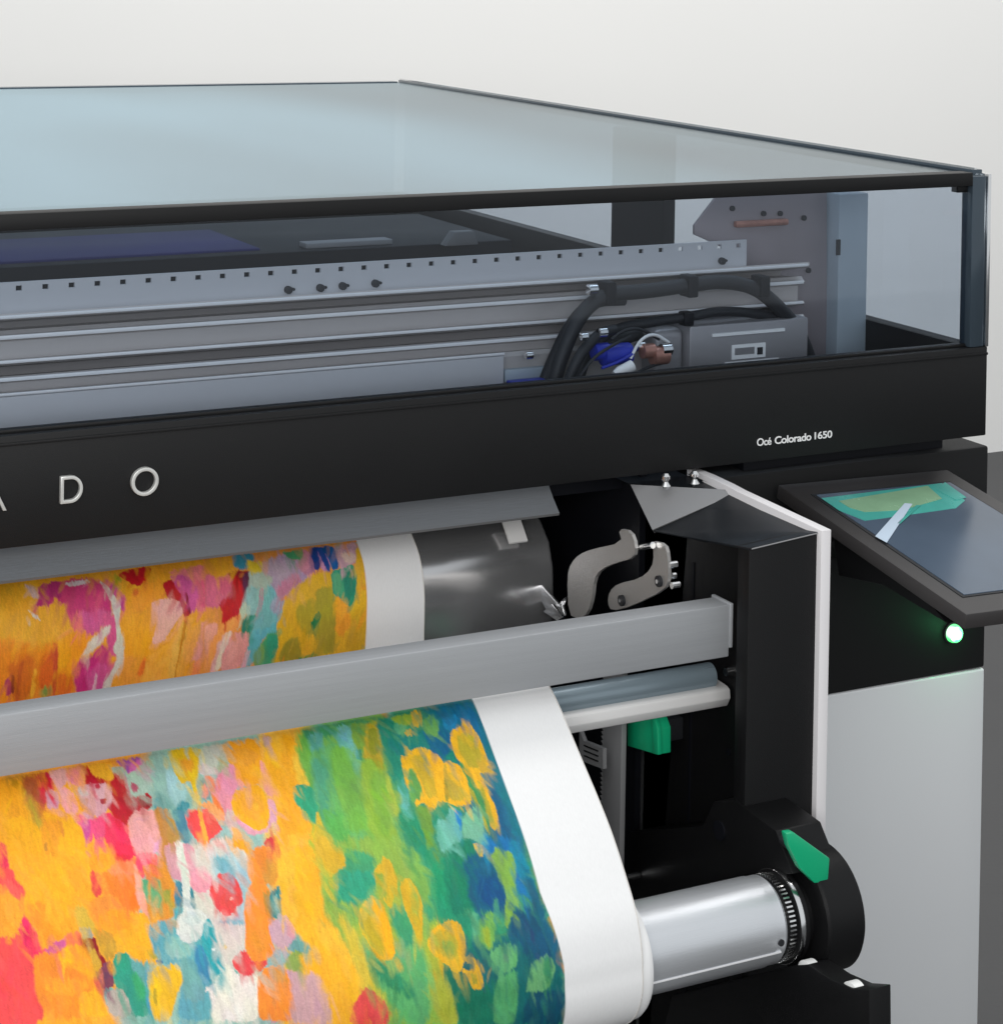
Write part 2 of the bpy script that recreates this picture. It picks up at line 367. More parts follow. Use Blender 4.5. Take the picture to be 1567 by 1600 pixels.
# end plate with cut corner
YE = .30
pl = [at(x, y, 'y', YE) for x, y in ((1120, 306), (1292, 300), (1292, 640), (1160, 640), (1160, 400), (1085, 366), (1085, 352))]
build(MB().prism(pl, (0, .006, 0)), 'end_plate', MT['mauve'], P, .001)
ep = build(MB().box(at(1293, 400, 'y', YE).x, at(1338, 400, 'y', YE).x, YE - .03, YE + .05, .93, at(1293, 300, 'y', YE).z), 'end_post', MT['bluegrey'], P, .002)
p = at(1309, 386, 'y', YE - .03)
build(MB().box(p.x - .004, p.x + .004, YE - .032, YE - .030, p.z - .013, p.z + .013), 'slot', MT['rubber'], ep, 0)
for px, py in ((1143, 325), (1192, 333), (1218, 333), (1255, 340), (1262, 422)):
    p = at(px, py, 'y', YE)
    build(MB().tube([(p.x, YE + .001, p.z), (p.x, YE - .004, p.z)], .0045, 10), 'screw', MT['rubber'], P, 0, True)
build(MB().box(at(1150, 345, 'y', YE - .01).x, at(1232, 345, 'y', YE - .01).x, YE - .012, YE - .001, zl(1190, 352, YE), zl(1190, 342, YE)), 'wire_loom', MT['copper'], P, .003)
# carriage
YC = .17
a = at(1078, 508, 'y', YC); b = at(1262, 580, 'y', YC)
cz1 = zl(1078, 510, YC)
car = build(MB().box(a.x, b.x, YC, YC + .10, 1.0, cz1), 'carriage', MT['motor'], P, .004)
build(MB().box(a.x - .055, a.x - .001, YC + .012, YC + .095, 1.0, cz1 - .004), 'carriage_housing', MT['motor'], car, .012, seg=4)
def patch(x0, y0, x1, y1, m, name, par, y=YC, d=.0015):
    a = at(x0, y0, 'y', y); b = at(x1, y1, 'y', y)
    return build(MB().box(a.x, b.x, y - d, y + .001, a.z, b.z), name, m, par, 0)
patch(1112, 521, 1224, 516.5, MT['ink'], 'edge_highlight', car, YC, .004)  # white strip painted in place of the carriage's top highlight
lb = patch(1143, 539, 1195, 557, MT['ink'], 'sticker', car)
patch(1148, 544, 1178, 552, MT['motor'], 'sticker_print', lb, YC - .0015, .001)
patch(1183, 542.5, 1191, 553, MT['rubber'], 'sticker_emblem', lb, YC - .0015, .001)
patch(1132, 566, 1216, 561.5, MT['ink'], 'caution_strip', car)
# fittings left of the carriage
def blob(px, py, y, r, m, name, n=1, s=(1, 1, 1)):
    p = at(px, py, 'y', y); mb = MB(); mb.tube([(p.x - r * s[0], y, p.z), (p.x - r * s[0] * .9, y, p.z), (p.x + r * s[0] * .9, y, p.z), (p.x + r * s[0], y, p.z)], [r * .7 * s[1], r * s[1], r * s[1], r * .7 * s[1]], 14)
    return build(mb, name, m, P, 0, True)
blob(962, 553, .14, .016, MT['blue'], 'blue_connector', s=(1.6, 1, 1))
blob(938, 549, .14, .013, MT['blue'], 'blue_connector')
blob(1012, 548, .13, .011, MT['copper'], 'copper_fitting')
blob(1030, 555, .13, .014, MT['copper'], 'copper_fitting')
blob(1040, 546, .125, .009, MT['chrome'], 'steel_clip')
blob(1000, 541, .135, .007, MT['chrome'], 'steel_clip')
p = at(960, 586, 'y', .10); q = at(988, 571, 'y', .10)
build(MB().tube([p, p.lerp(q, .3), q, q + (q - p) * .05], [.006, .009, .009, .005], 14), 'white_nozzle', MT['nylon'], P, 0, True)
# hoses
def hose(pts, r, name='hose', m='rubber', clips=()):
    path = chaikin([at(x, y, 'y', d) for x, y, d in pts], 3, False)
    o = build(MB().tube(path, r, 14), name, MT[m], P, 0, True)
    for x, y, d in clips:
        c = at(x, y, 'y', d); build(MB().box(c.x - .009, c.x + .009, d - r * 1.35, d + r * 1.35, c.z - r * 1.45, c.z + r * 1.45), 'hose_clip', MT['dark'], o, .003)
    return o
hose([(862, 610, .16), (875, 560, .16), (905, 490, .17), (945, 458, .18), (1000, 456, .18), (1070, 446, .18), (1130, 438, .18), (1180, 448, .18), (1215, 478, .18), (1248, 515, .19), (1268, 570, .2)], .0115, clips=((948, 456, .18), (1076, 446, .18), (1188, 446, .18)))
hose([(880, 620, .13), (900, 560, .13), (935, 520, .14), (960, 515, .15)], .008)
hose([(930, 540, .18), (960, 512, .18), (1020, 503, .18), (1080, 494, .18), (1130, 484, .18), (1200, 492, .19), (1240, 505, .2)], .0075, clips=((1072, 497, .18),))
hose([(845, 610, .2), (860, 570, .2), (890, 505, .2), (925, 470, .2), (975, 468, .2)], .009)
hose([(900, 600, .18), (915, 552, .19), (940, 540, .2), (1000, 520, .2)], .010)
for pts_, m_ in (([(905, 590, .12), (925, 560, .12), (955, 540, .12), (985, 525, .13)], 'rubber'), ([(985, 560, .12), (1000, 530, .12), (1022, 520, .13), (1045, 535, .14)], 'nylon'), ([(955, 530, .13), (975, 515, .13), (1000, 512, .14), (1030, 530, .14)], 'rubber'), ([(990, 585, .12), (1015, 572, .12), (1040, 566, .13)], 'rubber'), ([(940, 575, .12), (965, 566, .12), (990, 552, .12)], 'blue')):
    build(MB().tube(chaikin([at(x, y, 'y', d) for x, y, d in pts_], 2, False), .0024, 8), 'wire', MT[m_], P, 0, True)
for px, py, y, r in ((925, 452, .17, .008), (941, 519, .13, .007), (912, 526, .13, .006), (826, 555, .2, .006)):
    blob(px, py, y, r, MT['chrome'], 'steel_clip')

# ---- guide lip under the fascia
xr_ = -.735
lp = [(.100, .955), (.092, .935), (.080, .916), (.067, .902), (.057, .893), (.0485, .8855), (.0495, .882), (.056, .884), (.068, .893), (.095, .915), (.115, .955)]
build(MB().prism([(XL, y, z) for y, z in lp], (xr_ - XL, 0, 0)), 'guide_lip', MT['lip'], P, 0, True)
build(MB().box(XL, -.56, .10, .14, .895, .94), 'lip_backing', MT['dark'], P)

# platen drum whose steel end shows beside the paper
dp = [(.34, .883), (.27, .866), (.226, .846), (.20, .828), (.176, .806), (.162, .77), (.160, .73), (.160, .66), (.40, .60), (.42, .80)]
dp = dp[:8] + [(.20, .62), (.34, .62)]
xd = at(862, 900, 'y', .17).x
build(MB().prism([(XL, y, z) for y, z in dp], (xd - XL, 0, 0)), 'platen', MT['steel'], P, .006, seg=3)
a = at(780, 819, 'y', .2); b = at(812, 850, 'y', .19)
build(MB().prism([(a.x, .192, .838), (b.x, .192, .838), (b.x, .168, .812), (a.x, .168, .812)], (0, -.003, .003)), 'white_highlight', MT['guide'], P, 0)  # rectangular highlight on the drum, put in as a white patch
# thin steel guides at the drum end
XH = -.70
build(MB().prism([at(x, y, 'x', XH) for x, y in ((828, 908), (838, 906), (872, 944), (884, 932), (876, 940), (882, 962), (874, 970), (858, 962))], (.004, 0, 0)), 'steel_guide', MT['steel'], P, .0006)
build(MB().prism([at(x, y, 'x', XH - .003) for x, y in ((852, 955), (866, 943), (883, 964), (874, 970))], (-.004, 0, 0)), 'guide_tab', MT['chrome'], P, .0006)

# ---- laser-cut hooks
h1 = [(966, 826), (985, 830), (993, 852), (990, 872), (960, 880), (938, 890), (928, 905), (925, 935), (918, 958), (905, 968), (888, 960), (886, 900), (892, 880), (905, 866), (925, 858), (972, 848)]
h2 = [(1016, 845), (1038, 850), (1043, 868), (1044, 905), (1038, 922), (985, 948), (955, 955), (949, 942), (952, 924), (965, 912), (1000, 904), (1018, 888), (1022, 865)]
def hookplate(pts, X):
    q = [at(x, y, 'x', X) for x, y in pts]
    mb = MB().prism(chaikin(q, 1), (.005, 0, 0)); return mb
hk1 = build(hookplate(h1, -.715), 'hook_plate', MT['hook'], P, 0)
hk2 = build(hookplate(h2, -.70), 'hook_plate', MT['hook'], P, 0)
for x, y in ((973, 938), (1031, 908)):
    p = at(x, y, 'x', -.70); b_ = build(MB().tube([(-.70, p.y, p.z), (-.704, p.y, p.z)], .0075, 16), 'screw', MT['rubber'], hk2, 0, True)
    build(MB().tube([(-.704, p.y, p.z), (-.7055, p.y, p.z)], .003, 8), 'screw_socket', MT['chrome'], hk2)
p = at(992, 856, 'x', -.705); q = at(1020, 852, 'x', -.705)
build(MB().tube([p, q], .0045, 12), 'hook_pin', MT['chrome'], P, 0, True)
for x, y in ((1052, 882), (1050, 900), (1056, 914)):
    p = at(x, y, 'x', -.69); build(MB().tube([(-.697, p.y, p.z), (-.685, p.y, p.z)], .0045, 10), 'stud', MT['chrome'], P, 0, True)
# recessed dark wall behind the hooks
build(MB().box(-.600, -.590, .05, .45, .0, .94), 'inner_side_plate', MT['dark'], P)
build(MB().box(XL, -.45, .46, .48, .1, .94), 'inner_back_plate', MT['dark'], P)

# ---- right pillar
XPL, XPR, YP = -.641, -.5345, -.29
A = at(1171, 860, 'y', YP); B = at(1289, 825, 'y', YP); Cc = at(1022, 832, 'x', XPL)
D_ = at(1160, 772, 'z', .922); E_ = at(985, 757, 'y', .02); G_ = Vector((-.535, .02, .924))
zb = -.15
print('pillar', A, B, Cc, D_, E_)
B.z -= .006
XRC = -.585
v = [Vector((XRC, YP + .03, A.z)), B, Vector((XPR, .02, B.z)), D_, Vector((XRC, Cc.y, Cc.z)), Vector((XRC, .05, Cc.z - .006)),
     Vector((XRC, YP + .03, zb)), Vector((B.x, YP, zb)), Vector((XPR, .05, zb)), Vector((XRC, .05, zb))]
v.append(G_)
pb = MB().add(v, [(0, 6, 7, 1), (0, 4, 5, 9, 6), (1, 7, 8, 10), (0, 1, 10, 3, 4), (6, 9, 8, 7), (5, 4, 3, 10, 8, 9)])
pil = build(pb, 'pillar', MT['black'], P, 0)
Av = A + Vector((0, -.0015, .0035))
hood = MB().add([Av, B + Vector((0, -.0015, .0035)), G_ + Vector((0, 0, .003)), D_ + Vector((0, 0, .004)), Cc + Vector((-.002, 0, .003)),
                 A, B, G_, D_, Cc], [(0, 1, 2, 3, 4), (5, 9, 8, 7, 6), (0, 5, 6, 1), (0, 4, 9, 5), (4, 3, 8, 9), (3, 2, 7, 8), (1, 6, 7, 2)])
build(hood, 'pillar_hood', MT['blackhood'], P, .0008)
Ev = E_
fac = MB().add([Ev, D_ + Vector((.0, 0, .005)), Cc + Vector((-.003, 0, .004)), Ev + Vector((.01, .004, -.006)), D_ + Vector((.01, .004, -.002)), Cc + Vector((.004, .006, -.003))], [(0, 2, 1), (3, 4, 5), (0, 1, 4, 3), (1, 2, 5, 4), (2, 0, 3, 5)])
build(fac, 'grey_facet', MT['greyface'], P, 0)
build(MB().tube([A + Vector((.002, -.002, .002)), B + Vector((-.002, -.002, .002))], .0009, 8), 'hood_highlight', MT['greyface'], P, 0, True)  # thin grey line painted as the highlight along the hood edge
# dark mechanism housing behind the facet
build(MB().add([E_, D_, G_, E_ + Vector((.0, .06, 0)), G_ + Vector((0, .06, 0)), E_ + Vector((0, 0, .002))], [(0, 1, 2, 4, 3)]), 'hood_top', MT['blackhood'], P, 0)
build(MB().prism([A, B, Vector((B.x, YP, zb)), Vector((A.x, YP, zb))], (0, .027, 0)), 'pillar_cover', MT['black'], P, .0015)
s1 = at(1084, 872, 'x', XPL)
s1 = at(1084, 872, 'x', XRC)
build(MB().box(XRC - .0016, XRC + .001, s1.y - .003, s1.y + .003, .15, s1.z - .006), 'seam', MT['dark'], pil)
for x, y in ((1290, 885), (1290, 911), (1279, 1198), (1279, 1222)):
    p = at(x, y, 'y', YP)
    build(MB().tube([(p.x - .003, YP + .003, p.z), (p.x - .003, YP - .004, p.z)], .0032, 8), 'screw', MT['chrome'], pil, 0, True)
for x, y, r_, xx in ((1139, 1175, .005, XRC), (1125, 1298, .013, XPL - .003)):
    p = at(x, y, 'x', xx)
    build(MB().tube([(xx + .002, p.y, p.z), (xx - .0025, p.y, p.z)], r_, 20), 'plug', MT['dark'], pil, 0, True)
# two ball catches on the hood
for x, y in ((1040, 748), (1085, 744)):
    p = at(x, y, 'y', -.03); z0 = p.z - .014
    build(MB().tube([(p.x, p.y, z0), (p.x, p.y, z0 + .004), (p.x, p.y, z0 + .010), (p.x, p.y, z0 + .014), (p.x, p.y, z0 + .018), (p.x, p.y, z0 + .022)], [.006, .0075, .0035, .0065, .0065, .003], 14), 'catch', MT['chrome'], P, 0, True)

# ---- white side plate seen edge on
st = [(.03, .934), (-.02, .9345), (-.07, .933), (-.10, .931), (-.300, .9255), (-.300, -.15), (.03, -.15)]
build(MB().prism([(-.5335, y, z) for y, z in st], (.016, 0, 0)), 'side_plate', MT['white'], P, .0012)

# ---- cross bar in front of the paper
ZB0, ZB1 = .7585, .8275
bar = build(MB().box(XL, -.643, -.25, -.212, ZB0, ZB1), 'cross_bar', MT['alu'], P, .002)
build(MB().box(-.6435, -.638, -.251, -.206, ZB0 + .012, ZB1 + .0015), 'bar_cap', MT['alu'], bar, .001)
# roller and guide profile under the bar
build(MB().lathe((-.15, .698), [(XL, .017), (-.605, .017), (-.603, .014)], 32), 'guide_roller', MT['blueroll'], P, 0, True)
hz = [(-.168, .6865), (-.174, .6835), (-.176, .672), (-.168, .659), (-.135, .655), (-.128, .675), (-.135, .6885)]
build(MB().prism([(XL, y, z) for y, z in hz], (-.5885 - XL, 0, 0)), 'guide_profile', MT['guide'], P, .0015)
XRC_ = -.585
p = at(1133, 1050, 'y', -.17)
build(MB().tube([(p.x, -.17, p.z), (XRC_, -.17, p.z)], .006, 12), 'stud', MT['chrome'], P, 0, True)
build(MB().box(-.612, -.600, -.19, -.12, .65, .72), 'roller_bracket', MT['dark'], P, .002) if False else None

# ---- toothed rail and levers behind the paper
a = at(946, 1150, 'x', -.68); b = at(975, 1150, 'x', -.68)
y0, y1 = sorted((a.y, b.y)); print('rail', y0, y1)
rl = build(MB().box(-.684, -.676, y0, y1, .0, .72), 'toothed_rail', MT['greyface'], P, .0005)
tm = None; k = 0; z = .70
tb = MB()
while z > .22:
    tb.prism([(-.684, y1, z), (-.684, y1 + .006, z - .003), (-.684, y1, z - .006)], (.008, 0, 0)); z -= .0065; k += 1
build(tb, 'rail_teeth', MT['greyface'], rl, 0, kind='stuff')
for (x0, yy0), (x1, yy1) in (((905, 1160), (940, 1195)),):
    q = [at(*p_, 'x', -.70) for p_ in ((905, 1140), (912, 1158), (942, 1170), (942, 1202), (905, 1188))]
    lbp = build(MB().prism(q, (.006, 0, 0)), 'spec_plate', MT['greyface'], P, 0)
    for u in (1164, 1172, 1180):
        q = [at(*p_, 'x', -.701) for p_ in ((912, u), (934, u + 9), (934, u + 11), (912, u + 2))]
        build(MB().prism(q, (.0008, 0, 0)), 'plate_print', MT['black'], lbp, 0)
gl = [(980, 1124), (1020, 1120), (1027, 1140), (1027, 1180), (980, 1166)]
gpl = build(MB().prism([at(*p_, 'x', -.665) for p_ in gl], (.022, 0, 0)), 'green_lever', MT['green'], P, .0015)
p = at(1000, 1145, 'x', -.65)
build(MB().box(-.645, -.585, p.y - .012, p.y + .012, p.z - .016, p.z + .016), 'lever_pivot', MT['rubber'], gpl, .003)
gl = [(1017, 1120), (1021, 1120), (1027, 1140), (1028, 1180), (1020, 1178)]
build(MB().prism([at(*p_, 'x', -.670) for p_ in gl], (.006, 0, 0)), 'lever_edge', MT['green'], gpl, .0008)
p = at(983, 1371, 'x', -.66); build(MB().tube([(-.665, p.y, p.z), (-.645, p.y, p.z)], .006, 12), 'stud', MT['chrome'], P, 0, True)

# ---- spindle arm at the foot of the pillar
arm = [(1118, 1252), (1150, 1250), (1215, 1298), (1241, 1366), (1165, 1367), (985, 1408), (985, 1300), (1100, 1290)]
q = [at(x, y, 'x', XPL) for x, y in arm]
f1 = at(1215, 1298, 'x', XPL); f2 = at(1285, 1287, 'y', f1.y)
print('arm', f1, f2)
wv = Vector((f2.x - XPL - .002, 0, 0))
am = build(MB().prism([p_ + Vector((-.003, 0, 0)) for p_ in q], (f2.x - XPL, 0, 0)), 'spindle_arm', MT['black'], P, .002)
lg = [(1228, 1303), (1240, 1301), (1297, 1342), (1294, 1379), (1273, 1381), (1250, 1358), (1233, 1324)]
gy = at(1241, 1366, 'x', XPL).y - .026
lv = build(MB().prism([at(x, y, 'y', gy) for x, y in lg], (.0, .012, 0)), 'green_lever', MT['green'], P, .002)
build(MB().tube([at(1255, 1335, 'y', gy + .012), at(1255, 1335, 'y', gy + .012) + Vector((0, .05, 0))], .006, 12), 'lever_pivot', MT['rubber'], lv, 0, True)

# ---- right body, cabinet and touchscreen
YBd = .06
zbt = at(1540, 697, 'y', YBd).z; xbr = at(1542, 850, 'y', YBd).x; zcb = at(1537, 1044, 'y', YBd).z
print('body', zbt, xbr, zcb)
body = build(MB().box(-.517, xbr, YBd, .9, zcb + .001, zbt), 'control_housing', MT['matte'], P, .004)
build(MB().box(-.40, -.02, YBd + .02, .9, zbt, .941), 'body_riser', MT['dark'], P) 
# cabinet front, slightly bowed in plan
n = 14; x0c = -.517; x1c = xbr - .001; pts = []
for i in range(n + 1):
    t = i / n; x = x0c + (x1c - x0c) * t
    pts.append((x, YBd + .012 - .014 * t, 0))
pts2 = pts + [(x1c + .0, .9, 0), (x0c, .9, 0)]
build(MB().prism([(x, y, -.15) for x, y, _ in pts2], (0, 0, zcb + .15)), 'cabinet', MT['cabinet'], P, .004, seg=3)

TL = at(1215, 757, 'y', .03); TR = at(1480, 733, 'y', .03); BL = at(1510, 960, 'x', TL.x)
print('screen', TL, TR, BL)
ex = (TR - TL); ey = (BL - TL); nn = ex.cross(ey).normalized()
if nn.z < 0: nn = -nn
Lx, Ly = ex.length, ey.length; ex.normalize(); ey.normalize()
def sp(u, v, h=0): return TL + ex * (u * Lx) + ey * (v * Ly) + nn * h
def quadbox(u0, v0, u1, v1, h0, h1): return MB().prism([sp(u0, v0, h0), sp(u1, v0, h0), sp(u1, v1, h0), sp(u0, v1, h0)], nn * (h1 - h0))
# inner screen corners from the photograph
def uv(px, py):
    d = ray(px, py); t = (TL - CAM).dot(nn) / d.dot(nn); p = CAM + d * t - TL; return p.dot(ex) / Lx, p.dot(ey) / Ly
print('uv', [tuple(round(c, 3) for c in uv(*p_)) for p_ in ((1278, 778), (1477, 752), (1500, 932), (1290, 775))])
u0, v0 = uv(1284, 778); u1, _ = uv(1478, 752); _, v1 = uv(1500, 932)
u0 = .5 * (uv(1284, 778)[0] + uv(1500, 932)[0]); v0 = .5 * (uv(1284, 778)[1] + uv(1478, 752)[1])
mon = thing  # noqa
mo = build(quadbox(0, 0, 1, 1, -.022, 0), 'touchscreen', MT['bezel'], P, .003)
build(quadbox(u0 - .018, v0 - .014, u1 + .012, v1 + .01, .0, .0012), 'screen_border', MT['rubber'], mo, 0)
build(quadbox(u0, v0, u1, v1, .0012, .0022), 'display', MT['screen'], mo, 0)
def refl_shape(pts, m, name, h=.0022):  # reflections on the display, put in as flat coloured shapes
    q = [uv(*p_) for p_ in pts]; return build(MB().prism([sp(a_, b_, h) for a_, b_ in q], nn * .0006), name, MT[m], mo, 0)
refl_shape([(1283, 781), (1470, 757), (1506, 784), (1492, 796), (1380, 812), (1350, 816), (1310, 800)], 'teal', 'screen_reflection')
refl_shape([(1310, 786), (1448, 762), (1470, 782), (1408, 800), (1350, 803), (1326, 796)], 'olive', 'screen_reflection', .0029)
refl_shape([(1475, 756), (1508, 780), (1492, 784), (1462, 768)], 'teal', 'screen_reflection', .0029)
refl_shape([(1366, 842), (1412, 790), (1424, 791), (1384, 852)], 'pale', 'screen_reflection', .0036)
refl_shape([(1430, 793), (1437, 793), (1405, 822), (1400, 822)], 'teal', 'screen_reflection', .0036)
# screen arm
a = sp(.2, .25, -.022); b = sp(.8, .25, -.022)
build(MB().prism([(a.x, .05, a.z - .09), (a.x, a.y, a.z - .002), (a.x, a.y + .12, a.z + .004), (a.x, .10, a.z - .02)], (b.x - a.x, 0, 0)), 'screen_mount', MT['black'], P, .004)
build(MB().prism([at(*p_, 'x', TL.x + .02) for p_ in ((1300, 830), (1420, 905), (1480, 975), (1380, 915), (1310, 900))], (.2, 0, 0)), 'screen_shroud', MT['black'], P, .002)

# status lamp
lp_ = at(1495, 992, 'y', YBd - .012)
lamp = build(MB().tube([(lp_.x, YBd + .001, lp_.z), (lp_.x, YBd - .006, lp_.z), (lp_.x, YBd - .012, lp_.z), (lp_.x, YBd - .016, lp_.z)], [.0145, .0145, .0125, .007], 24), 'status_lamp', emit('green_lamp', (.0, .75, .12, 1), 1.6), P, 0, True)
ld = bpy.data.lights.new('status_glow', 'POINT'); ld.energy = .065; ld.color = (.03, 1, .3); ld.shadow_soft_size = .008
lo = bpy.data.objects.new('status_glow', ld); COL.objects.link(lo); lo.location = (lp_.x, YBd - .024, lp_.z)

build(MB().tube([(lp_.x, YBd + .001, lp_.z), (lp_.x, YBd - .003, lp_.z)], .0175, 28), 'lamp_bezel', MT['rubber'], P, .0008, True)

# ---- lower cradle
crx0, crx1 = XPL - .002, -.535
cr = [(1028, 1640), (1050, 1556), (1235, 1510), (1262, 1508), (1296, 1530), (1330, 1545), (1358, 1547), (1360, 1760), (1028, 1760)]
q = [at(x, y, 'x', -.662) for x, y in cr]
print('cradle', [tuple(round(c, 2) for c in p_) for p_ in q])
cro = build(MB().prism(q, (.032, 0, 0)), 'cradle', MT['black'], P, .0015)
for x, y in ((1262, 1524), (1332, 1558)):
    p = at(x, y, 'x', -.655)
    build(MB().lathe((p.y, p.z), [(-.6595, .014), (-.658, .0175), (-.645, .0175), (-.643, .014)], 28), 'support_roller', MT['nylon'], cro, 0, True)
p = at(1175, 1372, 'x', -.66)

# ------------------------------------------------------------------ take-up spindle: tube, collar, gear ring, flange
YS, ZS, RS = -.378, .470, .0536
S = thing('take_up_spindle', 'satin silver take-up tube with a black flange at its right end under the green lever', 'spindle', (-.75, YS, ZS))
XE = -.668
build(MB().lathe((YS, ZS), [(XL, RS - .002), (XL, RS), (XE - .02, RS), (XE - .016, RS - .001), (XE - .004, RS - .001), (XE, RS - .004)], 96), 'core_tube', MT['tube'], S, 0, True)
p = at(1240, 1480, 'y', YS - RS * .9)
ang = math.radians(200)
yl, zl_ = YS + (RS + .0002) * math.cos(ang), ZS + (RS + .0002) * math.sin(ang)
build(MB().box(XL, XE - .01, yl - .0008, yl + .001, zl_ - .0009, zl_ + .0009), 'tube_seam', MT['brightline'], S)
ang = math.radians(186); yy, zz = YS + RS * math.cos(ang), ZS + RS * math.sin(ang)
sw = build(MB().tube([(XE - .012, yy + .002, zz), (XE - .012, yy - .0012, zz)], .0042, 16), 'set_screw', MT['rubber'], S, 0, True)
build(MB().lathe((YS, ZS), [(XE - .001, RS - .006), (XE + .016, RS - .006)], 64), 'collar', MT['black'], S, 0, True)
gm = MB(); ng = 60
for j in range(ng):
    t = 2 * math.pi * j / ng; dt = .028; r0, r1 = RS - .008, RS - .001
    pr = [(0, YS + r0 * math.cos(t - dt), ZS + r0 * math.sin(t - dt)), (0, YS + r1 * math.cos(t - dt * .7), ZS + r1 * math.sin(t - dt * .7)), (0, YS + r1 * math.cos(t + dt * .7), ZS + r1 * math.sin(t + dt * .7)), (0, YS + r0 * math.cos(t + dt), ZS + r0 * math.sin(t + dt))]
    gm.prism([(XE + .003, b_, c_) for _, b_, c_ in pr], (.009, 0, 0))
build(gm, 'gear_teeth', MT['chrome'], S, 0, kind='stuff')
build(MB().lathe((YS, ZS), [(XE + .014, .050), (XE + .016, .056), (XE + .030, .056), (XE + .032, .046), (XE + .042, .046), (XE + .044, .074), (XE + .047, .077), (XE + .098, .077), (XE + .101, .074)], 96), 'flange', MT['black'], S, 0, True)
build(MB().lathe((YS, ZS), [(XE + .0165, .0566), (XE + .020, .0572), (XE + .0235, .0566)], 96), 'retaining_ring', MT['chrome'], S, 0, True)

# ------------------------------------------------------------------ printed paper web
PROF = [(.34,.885),(.27,.868),(.225,.848),(.198,.83),(.173,.807),(.158,.77),(.155,.73),(.154,.69),(.14,.672),(.09,.675),(.03,.70),(-.05,.735),(-.12,.752),(-.18,.754),(-.223,.74),(-.296,.684),(-.369,.624),(-.415,.573),(-.438,.541),(-.450,.508)]
for a_ in range(10, -250, -12):
    t = R(180 - a_); PROF.append((-.377 + .077 * math.cos(t), .47 + .077 * math.sin(t)))
def crom(Pn, n=10):
    Pn = np.array(Pn); out = []
    for i in range(len(Pn) - 1):
        p0, p1, p2, p3 = Pn[max(i - 1, 0)], Pn[i], Pn[i + 1], Pn[min(i + 2, len(Pn) - 1)]
        for k in range(n):
            t = k / n; out.append(.5 * ((2 * p1) + (-p0 + p2) * t + (2 * p0 - 5 * p1 + 4 * p2 - p3) * t * t + (-p0 + 3 * p1 - 3 * p2 + p3) * t ** 3))
    out.append(Pn[-1]); return np.array(out)
DN = crom(PROF); SA = np.r_[0, np.cumsum(np.hypot(*np.diff(DN, axis=0).T))]
XPE = -.895
